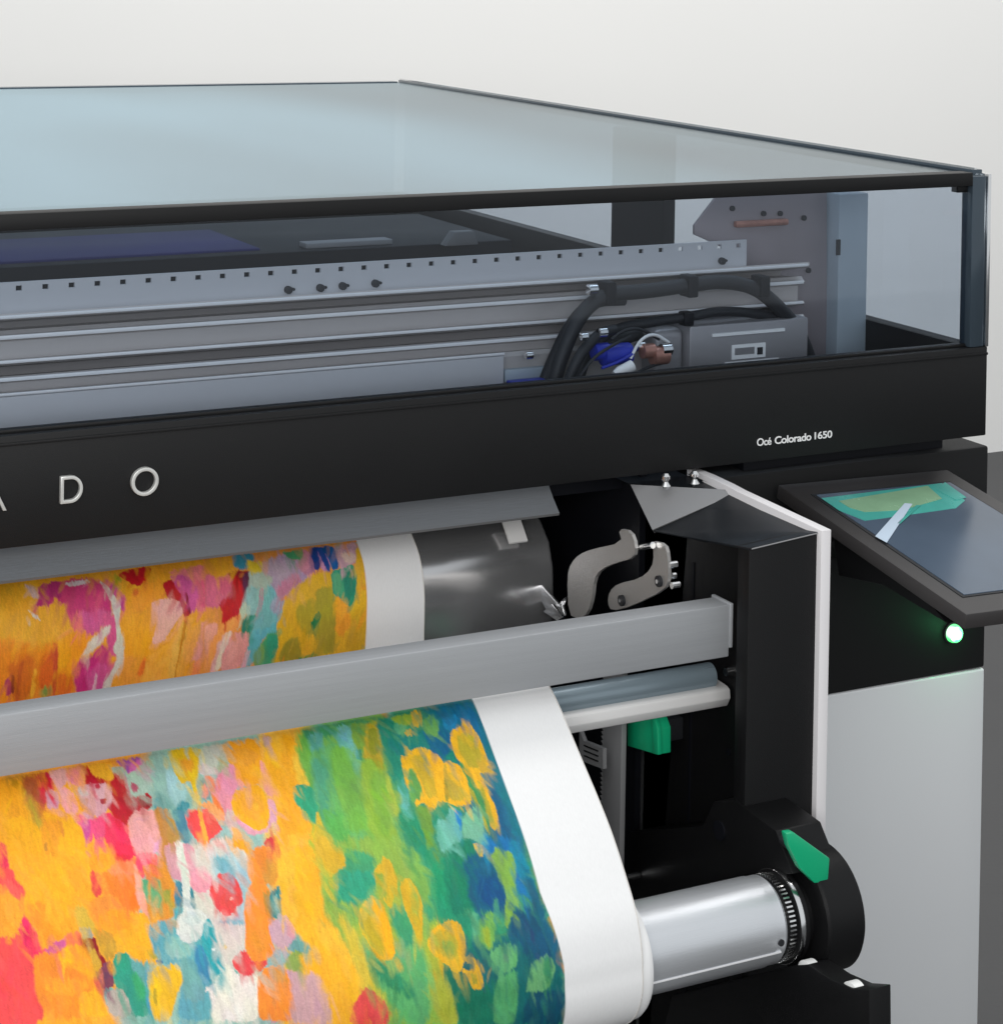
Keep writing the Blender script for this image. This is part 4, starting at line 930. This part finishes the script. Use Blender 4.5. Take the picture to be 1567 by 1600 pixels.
1 F5B414 1.9 -1290 854 -1275 857 -1274 899 -1285 938 -1298 935 -1304 911 -1301 881
1 EDB430 2.3 -1316 855 -1293 859 -1301 889 -1321 907 -1320 880
1 6A9E98 1.9 -1327 955 -1315 947 -1301 969 -1306 973 -1322 967 -1331 961
1 8CB0AC 2.3 -1354 972 -1343 959 -1326 967 -1334 975 -1354 978 -1361 975
1 C69CAA 1.1 -1346 935 -1333 929 -1331 923 -1320 931 -1321 945 -1317 950 -1329 959 -1336 960 -1345 952
1 D898A0 1.5 -1321 931 -1316 947 -1320 952 -1327 948
1 F0AC20 1.5 -1314 969 -1305 973 -1293 971 -1299 996 -1312 994 -1314 983
1 8AA24C 1.5 -1331 970 -1319 965 -1312 972 -1312 994 -1321 989 -1337 980
1 C89AA0 1.9 -1337 982 -1324 989 -1312 994 -1300 997 -1306 1040 -1334 1035 -1334 1003
1 B89AA8 2.3 -1332 990 -1320 993 -1322 1006 -1331 1003
1 DE4444 0.5 -1394 963 -1387 957 -1378 954 -1373 968 -1356 970 -1357 974 -1372 980 -1382 983 -1388 976 -1394 969
1 F58A2C 0.5 -1375 999 -1370 985 -1360 977 -1339 977 -1336 989 -1333 1009 -1335 1034 -1376 1026
1 D88E30 3.1 -1354 980 -1339 980 -1336 994 -1351 993
1 3A9A94 1.1 -1396 970 -1392 975 -1388 981 -1391 983 -1395 978
1 2C8E8E 1.1 -1421 972 -1415 976 -1421 981 -1429 984
1 E2DACC 1.1 -1428 982 -1419 982 -1414 973 -1407 974 -1400 963 -1393 977 -1382 983 -1368 976 -1376 1009 -1379 1026 -1427 1016 -1424 989 -1432 986
1 E6B418 1.1 -1482 953 -1469 954 -1462 953 -1453 957 -1454 971 -1465 987 -1467 992 -1475 1007 -1492 1003 -1491 972
1 3C6A90 0.5 -1478 947 -1474 946 -1471 948 -1475 951
1 E2B428 0.5 -1402 946 -1400 944 -1397 947 -1401 948
1 9A8828 0.5 -1486 973 -1484 973 -1485 989 -1488 988
1 F0A41E 2.6 -1264 711 -1250 714 -1255 765 -1254 781 -1271 781 -1276 799 -1267 818 -1263 839 -1303 839
1 EFBC3A 3.2 -1253 724 -1251 766 -1252 781 -1263 779 -1262 752
1 3C8E5E 3.2 -1238 707 -1190 707 -1138 706 -1147 729 -1203 723 -1234 723
1 5CA29A 3.2 -1231 715 -1213 719 -1224 739 -1234 741
1 6EAA44 3.2 -1246 714 -1237 745 -1234 757 -1243 783 -1251 777 -1252 750
1 62A85C 4.2 -1236 741 -1204 731 -1174 752 -1189 785 -1194 822 -1205 876 -1241 862 -1248 839 -1249 793
1 4E9E78 4.2 -1238 753 -1219 748 -1231 796 -1241 840 -1247 812
1 6EAA42 3.7 -1212 737 -1176 744 -1189 785 -1193 842 -1219 852 -1220 798
1 58A84C 3.2 -1252 815 -1222 817 -1220 855 -1239 855 -1246 831
1 6CB0A8 1.6 -1191 712 -1173 713 -1183 743 -1197 740 -1196 724
1 68A8B8 2.1 -1191 716 -1181 714 -1187 732 -1195 732
1 7AA03A 2.1 -1174 711 -1155 712 -1166 746 -1173 748 -1180 739
1 23866E 1.6 -1179 747 -1173 747 -1176 760 -1182 761
1 B8A028 1.6 -1155 714 -1139 713 -1149 763 -1150 771 -1175 760 -1164 738
1 8A8A28 1.6 -1155 723 -1145 723 -1151 756 -1164 756
1 8CAE38 3.7 -1183 767 -1165 760 -1150 771 -1152 811 -1154 845 -1165 858 -1184 871 -1197 852 -1188 804
1 78A83C 3.7 -1171 776 -1154 783 -1158 829 -1178 863 -1186 843
1 A0B440 2.1 -1150 772 -1150 788 -1155 841 -1159 841 -1158 806
1 1E8068 3.7 -1141 712 -1116 710 -1120 729 -1122 758 -1132 787 -1148 800 -1149 769
1 127A72 4.2 -1128 732 -1078 737 -1081 765 -1103 761 -1127 763 -1139 751
1 116890 4.2 -1060 709 -1008 708 -1008 732 -1011 773 -1017 756 -1029 731 -1047 740 -1056 732
1 0A5F86 3.2 -1087 739 -1061 734 -1051 750 -1060 773 -1081 777 -1085 754
1 1A7FA8 2.1 -1055 724 -1033 724 -1044 743 -1058 740
1 0E5A80 3.2 -1023 803 -1022 835 -1020 880 -1033 915 -1063 909 -1040 878 -1027 823
1 1C8862 2.1 -1119 707 -1090 708 -1096 725 -1108 731 -1120 725
1 8CAA38 2.1 -1120 710 -1090 711 -1099 727 -1117 723
1 5AA878 2.1 -1121 723 -1104 726 -1113 739 -1120 736
1 D8A824 0.6 -1091 708 -1083 707 -1088 727 -1091 731 -1096 729
1 E0A428 0.6 -1110 735 -1102 731 -1103 741 -1109 741
1 64A054 1.6 -1086 727 -1066 716 -1061 727 -1071 748 -1082 742
1 108070 2.6 -1088 764 -1075 782 -1057 765 -1059 793 -1073 786
1 EAB01C 0.5 -1050 744 -1033 741 -1030 728 -1023 736 -1018 758 -1017 782 -1019 796 -1026 806 -1035 803 -1033 829 -1032 853 -1034 868 -1042 879 -1046 873 -1042 851 -1044 815 -1052 794 -1057 775 -1055 757
1 B8A42C 1.6 -1044 751 -1026 752 -1022 775 -1029 798 -1044 795 -1050 774
1 A89C2C 1.6 -1040 812 -1037 829 -1040 867 -1045 870 -1044 847
1 3E8A4E 2.6 -1056 785 -1047 803 -1043 843 -1049 880 -1051 865 -1057 825
1 A09C30 0.5 -1055 817 -1052 826 -1050 861 -1051 885 -1053 876
1 78A848 2.6 -1124 765 -1115 783 -1114 806 -1131 827 -1132 803
1 EDB01A 0.5 -1126 763 -1118 766 -1113 761 -1102 758 -1088 763 -1078 773 -1076 786 -1069 781 -1058 789 -1054 806 -1059 840 -1071 840 -1079 840 -1091 830 -1102 828 -1107 838 -1116 829 -1120 825 -1128 830 -1129 825 -1117 816 -1118 790 -1124 785 -1129 811 -1132 799
1 C4A428 1.6 -1115 767 -1098 768 -1095 786 -1099 821 -1112 822 -1111 799 -1114 779
1 C0A22A 1.6 -1079 797 -1066 800 -1064 827 -1071 836 -1084 828
1 9A8E2C 0.5 -1076 786 -1073 786 -1087 831 -1091 830
1 5E9C4C 2.1 -1122 783 -1116 785 -1115 806 -1121 821 -1131 823 -1130 807
1 5EAEA0 2.1 -1144 805 -1133 791 -1134 814 -1139 829 -1147 829
1 1E8A62 3.7 -1151 830 -1134 837 -1128 873 -1139 895 -1157 878 -1165 858
1 6A9838 2.1 -1132 830 -1117 833 -1117 848 -1124 877 -1133 888 -1131 861
1 208A6A 3.2 -1115 849 -1097 841 -1085 839 -1083 862 -1116 871
1 6CB4A0 1.6 -1111 853 -1099 852 -1086 839 -1080 848 -1087 880 -1107 884 -1117 891 -1117 875
1 70B090 1.6 -1077 854 -1061 845 -1051 849 -1054 868 -1065 892 -1075 883 -1085 877
1 1A7ABC 2.1 -1085 845 -1076 848 -1086 873 -1085 862
1 127A5A 3.2 -1106 886 -1077 881 -1071 908 -1112 900
1 1F86B0 2.6 -1058 878 -1055 886 -1063 909 -1069 908
1 2E9C72 0.5 -1271 781 -1261 779 -1250 785 -1247 793 -1254 822 -1260 825 -1261 808 -1268 807 -1274 796
1 CFAE30 1.6 -1251 814 -1251 830 -1242 860 -1234 865 -1238 876 -1269 870 -1264 847
1 CFAE30 1.6 -1074 890 -1064 894 -1069 904 -1074 905
1 8CB048 4.9 -1263 868 -1229 854 -1159 867 -1139 913 -1152 969 -1157 1005 -1155 1055 -1156 1076 -1236 1059 -1245 999 -1268 958 -1278 926
1 3A9A6C 3.7 -1149 890 -1132 893 -1149 961 -1159 964 -1161 928
1 58A868 4.3 -1244 962 -1206 977 -1167 992 -1177 1071 -1198 1067 -1222 1035 -1247 988
1 7AAE4C 4.9 -1168 870 -1146 882 -1145 932 -1159 948 -1160 897
1 3E9C68 3.1 -1233 866 -1199 881 -1211 919 -1236 934 -1259 926 -1260 906 -1251 889 -1240 889
1 2E9E76 3.7 -1249 892 -1205 900 -1212 923 -1244 932 -1261 916
1 3A9A6A 3.1 -1200 941 -1182 940 -1177 983 -1195 987 -1202 955
1 F5B020 3.7 -1288 851 -1269 859 -1272 896 -1281 929 -1268 958 -1256 993 -1252 1055 -1293 1047 -1296 1007 -1313 989 -1321 973 -1300 968 -1315 949
1 F6B834 4.9 -1287 934 -1268 958 -1260 992 -1280 970 -1292 953
1 F2AA20 2.5 -1309 972 -1277 976 -1262 1003 -1265 1032 -1265 1053 -1291 1047 -1292 1019 -1298 996 -1313 989
1 D6B838 5.5 -1262 936 -1246 962 -1242 1006 -1226 1038 -1223 1062 -1257 1055 -1254 1004 -1260 967
1 C89AA0 3.1 -1332 985 -1298 996 -1293 1024 -1293 1047 -1341 1037
1 D8AE2C 1.8 -1263 847 -1245 851 -1245 863 -1235 865 -1240 889 -1253 891 -1260 898 -1269 873
1 D4AC28 0.7 -1203 895 -1193 890 -1190 882 -1184 890 -1181 907 -1187 931 -1191 927 -1198 943 -1203 936 -1204 926 -1208 912
1 8FA83C 2.5 -1205 900 -1195 904 -1202 933 -1208 918
1 D8AA24 0.7 -1180 917 -1167 912 -1161 927 -1161 948 -1172 984 -1176 979 -1179 958 -1182 940
1 9FA638 2.5 -1170 927 -1163 934 -1171 976 -1175 960
1 1C9468 4.9 -1134 899 -1095 901 -1104 958 -1125 966 -1149 961
1 127A5C 4.9 -1120 896 -1078 891 -1092 961 -1128 962
1 0C5878 4.9 -1096 904 -1064 902 -1054 941 -1058 967 -1072 970 -1101 963
1 0A4C80 4.9 -1083 931 -1059 928 -1053 952 -1064 966 -1087 954
1 1470A8 3.7 -1060 886 -1021 893 -1023 942 -1019 967 -1037 957 -1057 924
1 1288A0 3.7 -1029 896 -1018 898 -1015 961 -1026 959 -1033 920
1 1E8A66 4.3 -1123 963 -1091 967 -1104 1000 -1122 986
1 0B6468 5.5 -1117 987 -1082 1004 -1058 998 -1011 1028 -1000 1064 -994 1115 -1134 1080 -1144 1025
1 0A4E70 5.5 -1053 972 -1028 973 -1014 1021 -1013 1043 -1042 1026 -1063 997
1 0A4A60 5.5 -1045 1059 -999 1072 -994 1115 -1063 1097
1 0E5A78 4.3 -1026 918 -1017 939 -1011 991 -1003 1026 -1000 1053 -1011 1032 -1024 989
1 127058 4.9 -1163 1011 -1130 1021 -1111 1049 -1093 1038 -1090 1090 -1138 1079 -1154 1041
1 7CA848 1.8 -1059 907 -1046 899 -1029 915 -1040 947 -1041 970 -1055 964 -1049 969 -1063 989 -1066 985 -1052 949 -1056 932
1 6FA850 1.8 -1096 975 -1076 968 -1081 993 -1090 1010 -1098 1003 -1102 993
1 94A834 2.5 -1097 985 -1086 985 -1090 1007 -1097 1000
1 5CB088 2.5 -1103 967 -1094 966 -1101 990 -1108 992
1 62AC6C 1.8 -1090 1010 -1065 1007 -1057 1011 -1061 1030 -1075 1035 -1085 1027 -1092 1017
1 4E9E64 2.5 -1086 1040 -1061 1034 -1063 1071 -1067 1095 -1094 1089 -1092 1053
1 68AA70 1.8 -1051 1058 -1040 1030 -1020 1027 -1012 1039 -1016 1055 -1027 1065 -1043 1062
1 3F8E60 2.5 -1025 1033 -1018 1029 -1016 1050 -1025 1057
1 A8B038 3.1 -1161 971 -1147 969 -1153 1006 -1153 1034 -1142 1054 -1138 1079 -1160 1075 -1173 1034 -1169 999
1 E6B022 0.5 -1156 975 -1146 972 -1131 967 -1120 975 -1119 990 -1123 1009 -1130 1021 -1137 1024 -1152 1009 -1164 996 -1165 985
1 BCA830 2.5 -1155 979 -1137 979 -1128 992 -1136 1009 -1152 1002 -1162 989
1 8FA040 1.8 -1148 988 -1134 993 -1138 1005 -1147 999
1 DEAC24 0.5 -1128 1010 -1115 1010 -1107 1027 -1105 1043 -1111 1047 -1120 1042 -1124 1029 -1130 1022 -1115 1025 -1114 1020
1 A89C30 0.5 -1119 1028 -1113 1029 -1113 1040 -1118 1039
1 F0AE1A 0.5 -1238 941 -1226 931 -1217 925 -1208 933 -1205 959 -1205 981 -1210 995 -1225 995 -1231 983 -1241 959
1 C0A828 1.8 -1236 941 -1220 937 -1220 959 -1220 993 -1229 984 -1239 960
1 F8B014 1.8 -1218 943 -1211 942 -1206 970 -1210 993 -1218 991 -1218 960
1 2E8A5E 3.1 -1239 989 -1220 1000 -1188 1038 -1197 1040 -1220 1021 -1238 1004
1 E04848 0.5 -1263 1030 -1249 1019 -1241 1022 -1226 1039 -1223 1062 -1273 1051
1 6EA07A 3.7 -1203 981 -1194 979 -1194 996 -1204 996
1 4C9A78 1.8 -1071 957 -1066 958 -1074 983 -1079 983
1 D8AE28 0.5 -1075 889 -1065 892 -1067 902 -1072 907 -1075 896"""
# sample grid (x across, s along the web), millimetre pitch where the print shows
gx = np.concatenate([np.linspace(-2.40, -1.66, 260), np.arange(-1.659, -.955, .00125), np.linspace(-.953, XPE, 20)])
gs = np.concatenate([np.arange(.08, .32, .00125), np.arange(.324, .69, .006), np.arange(.693, 1.17, .00125), np.arange(1.174, 1.40, .006)])
NX, NS = len(gx), len(gs)
GX, GS = np.meshgrid(gx * 1000, gs * 1000)
def vnoise(x, y, seed):
    r_ = np.random.RandomState(seed); T = r_.rand(128, 128).astype(np.float32)
    xi = np.floor(x).astype(int); yi = np.floor(y).astype(int); fx = x - xi; fy = y - yi
    fx = fx * fx * (3 - 2 * fx); fy = fy * fy * (3 - 2 * fy); xi &= 127; yi &= 127; xj = (xi + 1) & 127; yj = (yi + 1) & 127
    return (T[yi, xi] * (1 - fx) + T[yi, xj] * fx) * (1 - fy) + (T[yj, xi] * (1 - fx) + T[yj, xj] * fx) * fy - .5
def fb(x, y, seed): return vnoise(x, y, seed) + .5 * vnoise(x * 2.1, y * 2.1, seed + 1) + .25 * vnoise(x * 4.3, y * 4.3, seed + 2)
# ragged brush edges: the sample position is pushed about before each patch is filled
W1x = fb(GX / 9, GS / 9, 3); W1y = fb(GX / 9, GS / 9, 13); W2 = fb(GX / 1.6, GS / 10, 23); W3 = fb(GX / 2.2, GS / 2.2, 33)
col = np.zeros((NS, NX, 3), np.float32)
base = np.array([srgb(c)[:3] for c in ('F0A225', 'E2607A', '6FB0A8', 'F28A2C', 'EFC04A', 'D64A50')])
bi = (np.clip((fb(GX / 60, GS / 60, 41) + .75) / 1.5, 0, .999) * 6).astype(int); col[:] = base[bi]
def patch_fill(hexc, soft, pts, lower, seed):
    p = np.array(pts, float).reshape(-1, 2)
    for _ in range(2 if len(p) > 3 else 1):
        q = np.empty((2 * len(p), 2)); n_ = np.roll(p, -1, 0); q[0::2] = p * .84 + n_ * .16; q[1::2] = p * .16 + n_ * .84; p = q
    pad = 4 + soft * 1.5
    x0, x1 = p[:, 0].min() - pad, p[:, 0].max() + pad; s0, s1 = p[:, 1].min() - pad, p[:, 1].max() + pad
    i0, i1 = np.searchsorted(gx * 1000, (x0, x1)); j0, j1 = np.searchsorted(gs * 1000, (s0, s1))
    if i1 - i0 < 1 or j1 - j0 < 1: return
    sl = (slice(j0, j1), slice(i0, i1)); amp = .8 + min(soft, 6) * .35
    x = GX[sl] + W1x[sl] * amp * 1.3 + W3[sl] * amp * .5; s = GS[sl] + W1y[sl] * amp + W2[sl] * (2.4 + soft * 1.0)
    d = np.full(x.shape, 1e9, np.float32); ins = np.zeros(x.shape, bool); n = len(p)
    for k in range(n):
        a = p[k]; b = p[(k + 1) % n]; e = b - a; L = e @ e + 1e-9
        u = np.clip(((x - a[0]) * e[0] + (s - a[1]) * e[1]) / L, 0, 1)
        d = np.minimum(d, (x - a[0] - u * e[0]) ** 2 + (s - a[1] - u * e[1]) ** 2)
        c = (a[1] > s) != (b[1] > s)
        with np.errstate(divide='ignore', invalid='ignore'): ins ^= c & (x < (b[0] - a[0]) * (s - a[1]) / (b[1] - a[1] + 1e-12) + a[0])
    sd = np.where(ins, np.sqrt(d), -np.sqrt(d)); h = max(.5, soft * .8)
    m = np.clip((sd + .7) / (2 * h) + .5, 0, 1); m = m * m * (3 - 2 * m)
    r_ = random.Random(seed); c0 = np.array(srgb(hexc)[:3])
    # pigment streaks along the stroke and two close hues
    f_ = 1 + .20 * W2[sl] + .13 * fb(GX[sl] / 14 + seed, GS[sl] / 22, 51) + .05 * W3[sl]
    hue = 1 + .10 * fb(GX[sl] / 20 + seed * .7, GS[sl] / 30, 61)
    cc = np.stack([c0[0] * f_, c0[1] * f_ * hue, c0[2] * f_ * (2 - hue)], -1)
    m = (m * (.97 if soft > 3 else 1))[..., None]
    col[sl] = col[sl] * (1 - m) + cc * m
sdx = 0
for ln in STROKES.strip().split('\n'):
    t = ln.split(); sdx += 1
    low = t[0] == '1'; v_ = [int(q_) for q_ in t[3:]]
    patch_fill(t[1], float(t[2]), v_, low, sdx)
# the rest of the design, outside what the photograph shows: loose dabs
rr = random.Random(5); pal = ['F0A225', 'F5B428', 'E04848', 'E79AA0', '6FB0A8', 'C93A6E', 'F08A2C', 'D8D2C4', '3A9A84', 'EFC04A']
for _ in range(240):
    if rr.random() < .65: cx_, cs_ = rr.uniform(-2400, -1730), rr.uniform(80, 1400)
    elif rr.random() < .5: cx_, cs_ = rr.uniform(-1700, -1010), rr.uniform(355, 610)
    else: cx_, cs_ = rr.uniform(-1700, -1010), rr.uniform(1210, 1400)
    a_, b_ = rr.uniform(10, 34), rr.uniform(16, 60); an = rr.uniform(-.5, .5); pp = []
    for k in range(9):
        t = 2 * math.pi * k / 9; u_ = a_ * math.cos(t) * rr.uniform(.8, 1.15); w_ = b_ * math.sin(t) * rr.uniform(.8, 1.15)
        pp += [cx_ + u_ * math.cos(an) - w_ * math.sin(an), cs_ + u_ * math.sin(an) + w_ * math.cos(an)]
    patch_fill(rr.choice(pal), rr.uniform(1, 5), pp, True, rr.randint(1, 999))
# layered short brush marks that pick up the colours round them
rb = np.random.RandomState(21); gxm = gx * 1000; gsm = gs * 1000
vis = [(-1665, -985, 105, 318, 1100), (-1665, -985, 695, 1165, 3400)]
for x0_, x1_, s0_, s1_, cnt in vis:
    for _ in range(cnt):
        cx_ = rb.uniform(x0_, x1_); cs_ = rb.uniform(s0_, s1_); L_ = rb.uniform(5, 20); w_ = rb.uniform(1.6, 5.0)
        an = rb.normal(.18 if s0_ > 500 else -.25, .3); ca_, sa_ = math.cos(an), math.sin(an)
        i0, i1 = np.searchsorted(gxm, (cx_ - L_ * .6 - w_, cx_ + L_ * .6 + w_)); j0, j1 = np.searchsorted(gsm, (cs_ - L_ - w_, cs_ + L_ + w_))
        if i1 - i0 < 2 or j1 - j0 < 2: continue
        sl = (slice(j0, j1), slice(i0, i1)); dx = GX[sl] - cx_; ds = GS[sl] - cs_
        al = ds * ca_ + dx * sa_; ac = dx * ca_ - ds * sa_ + W1x[sl] * 1.5
        q_ = np.clip(1.25 - (al / L_) ** 2 - (ac / w_) ** 2, 0, 1) * np.clip(.85 + .8 * vnoise(ac * 1.6 + cx_, al * .06 + cs_, 71), 0, 1)
        ii = int(np.clip(np.searchsorted(gxm, cx_ + rb.normal(0, 4)), 0, NX - 1)); jj = int(np.clip(np.searchsorted(gsm, cs_ - rb.uniform(0, 16)), 0, NS - 1))
        c_ = np.clip(col[jj, ii] * rb.uniform(.86, 1.16) + rb.normal(0, .012, 3), .004, .9)
        a_ = (q_ * rb.uniform(.25, .7))[..., None]; col[sl] = col[sl] * (1 - a_) + c_ * a_
# canvas grain, dry-brush flecks
gr = 1 + .05 * np.random.RandomState(9).standard_normal(col.shape[:2])
col *= np.clip(gr, .85, 1.15)[..., None]
col = np.clip(col, 0.003, .92)
# white margin
edge = np.interp(gs, [.15, .30, .70, .96, 1.04, 1.12], [-.981, -.9855, -1.005, -1.0105, -1.0, -.9985])
mk = np.clip((GX / 1000 - edge[:, None]) / .0012 + .5, 0, 1)[..., None]
col = col * .93 * (1 - mk) + .75 * mk
ysn = np.interp(gs, SA, DN[:, 0]); zsn = np.interp(gs, SA, DN[:, 1])
W = thing('printed_paper_roll', 'white-edged paper printed with bright abstract brushwork running down to its roll', 'printed paper', (-1.6, -.378, .47))
org = Vector((-1.6, -.1, .6))
V = np.empty((NS, NX, 3), np.float32)
V[..., 0] = gx[None, :] - org.x; V[..., 1] = ysn[:, None] - org.y; V[..., 2] = zsn[:, None] - org.z
# very gentle cockle of the hanging paper
ck = np.clip((gs - .74) / .06, 0, 1) * np.clip((.98 - gs) / .05, 0, 1)
V[..., 1] += (.0012 * (np.sin(gx * 13) + .6 * np.sin(gx * 31 + 2))[None, :]) * ck[:, None]; V[..., 2] += (.0010 * (np.sin(gx * 13 + .4) + .6 * np.sin(gx * 31 + 2.5))[None, :]) * ck[:, None]
me = bpy.data.meshes.new('sheet'); nv = NX * NS; nf = (NX - 1) * (NS - 1)
me.vertices.add(nv); me.vertices.foreach_set('co', V.reshape(-1))
I = (np.arange(NS - 1)[:, None] * NX + np.arange(NX - 1)[None, :]).reshape(-1)
Q = np.stack([I, I + NX, I + NX + 1, I + 1], -1).astype(np.int32)
me.loops.add(nf * 4); me.loops.foreach_set('vertex_index', Q.reshape(-1))
me.polygons.add(nf); me.polygons.foreach_set('loop_start', np.arange(0, nf * 4, 4, dtype=np.int32)); me.polygons.foreach_set('use_smooth', np.ones(nf, bool))
me.update(); me.validate()
ca = me.color_attributes.new('print', 'FLOAT_COLOR', 'POINT')
ca.data.foreach_set('color', np.concatenate([col, np.ones((NS, NX, 1), np.float32)], -1).astype(np.float32).reshape(-1))
pm = bpy.data.materials.new('printed_paper'); pm.use_nodes = True; n_ = pm.node_tree.nodes; l_ = pm.node_tree.links; b_ = n_['Principled BSDF']
at_ = n_.new('ShaderNodeAttribute'); at_.attribute_name = 'print'
nz = n_.new('ShaderNodeTexNoise'); nz.inputs['Scale'].default_value = 260; nz.inputs['Detail'].default_value = 4
tcn = n_.new('ShaderNodeTexCoord'); mpn = n_.new('ShaderNodeMapping'); mpn.inputs['Scale'].default_value = (3, .6, .6)
l_.new(tcn.outputs['Object'], mpn.inputs[0]); l_.new(mpn.outputs[0], nz.inputs['Vector'])
hs = n_.new('ShaderNodeHueSaturation'); mr_ = n_.new('ShaderNodeMapRange'); mr_.inputs['To Min'].default_value = .93; mr_.inputs['To Max'].default_value = 1.06
l_.new(nz.outputs[0], mr_.inputs[0]); l_.new(mr_.outputs[0], hs.inputs['Value']); l_.new(at_.outputs['Color'], hs.inputs['Color']); l_.new(hs.outputs[0], b_.inputs['Base Color'])
b_.inputs['Roughness'].default_value = .55; b_.inputs['Specular IOR Level'].default_value = .3
me.materials.append(pm)
so = bpy.data.objects.new('sheet', me); COL.objects.link(so); so.parent = W; so.location = org - WL[W.name]; WL[so.name] = org
so['label'] = 'printed sheet with white right margin'
# deckle line along the sheet edge
em = MB(); idx = [i for i in range(0, NS, 6) if gs[i] < 1.2]
for a_, b_ in zip(idx[:-1], idx[1:]):
    y0, z0, y1, z1_ = ysn[a_], zsn[a_], ysn[b_], zsn[b_]
    d_ = Vector((0, y1 - y0, z1_ - z0)).normalized(); nrm = Vector((0, d_.z, -d_.y)) * .0009
    em.prism([(XPE, y0, z0), (XPE, y1, z1_), Vector((XPE, y1, z1_)) + nrm, Vector((XPE, y0, z0)) + nrm], (.0012, 0, 0))
build(em, 'sheet_edge', MT['paperedge'], W)
# wound layers, a little telescoped to the right
build(MB().lathe((-.378, .47), [(XL, .074), (-.885, .0745), (-.881, .0742), (-.8765, .0715), (-.876, .070), (-.876, .054)], 128), 'wound_layers', MT['paper'], W, 0, True)
print('faces', nf)
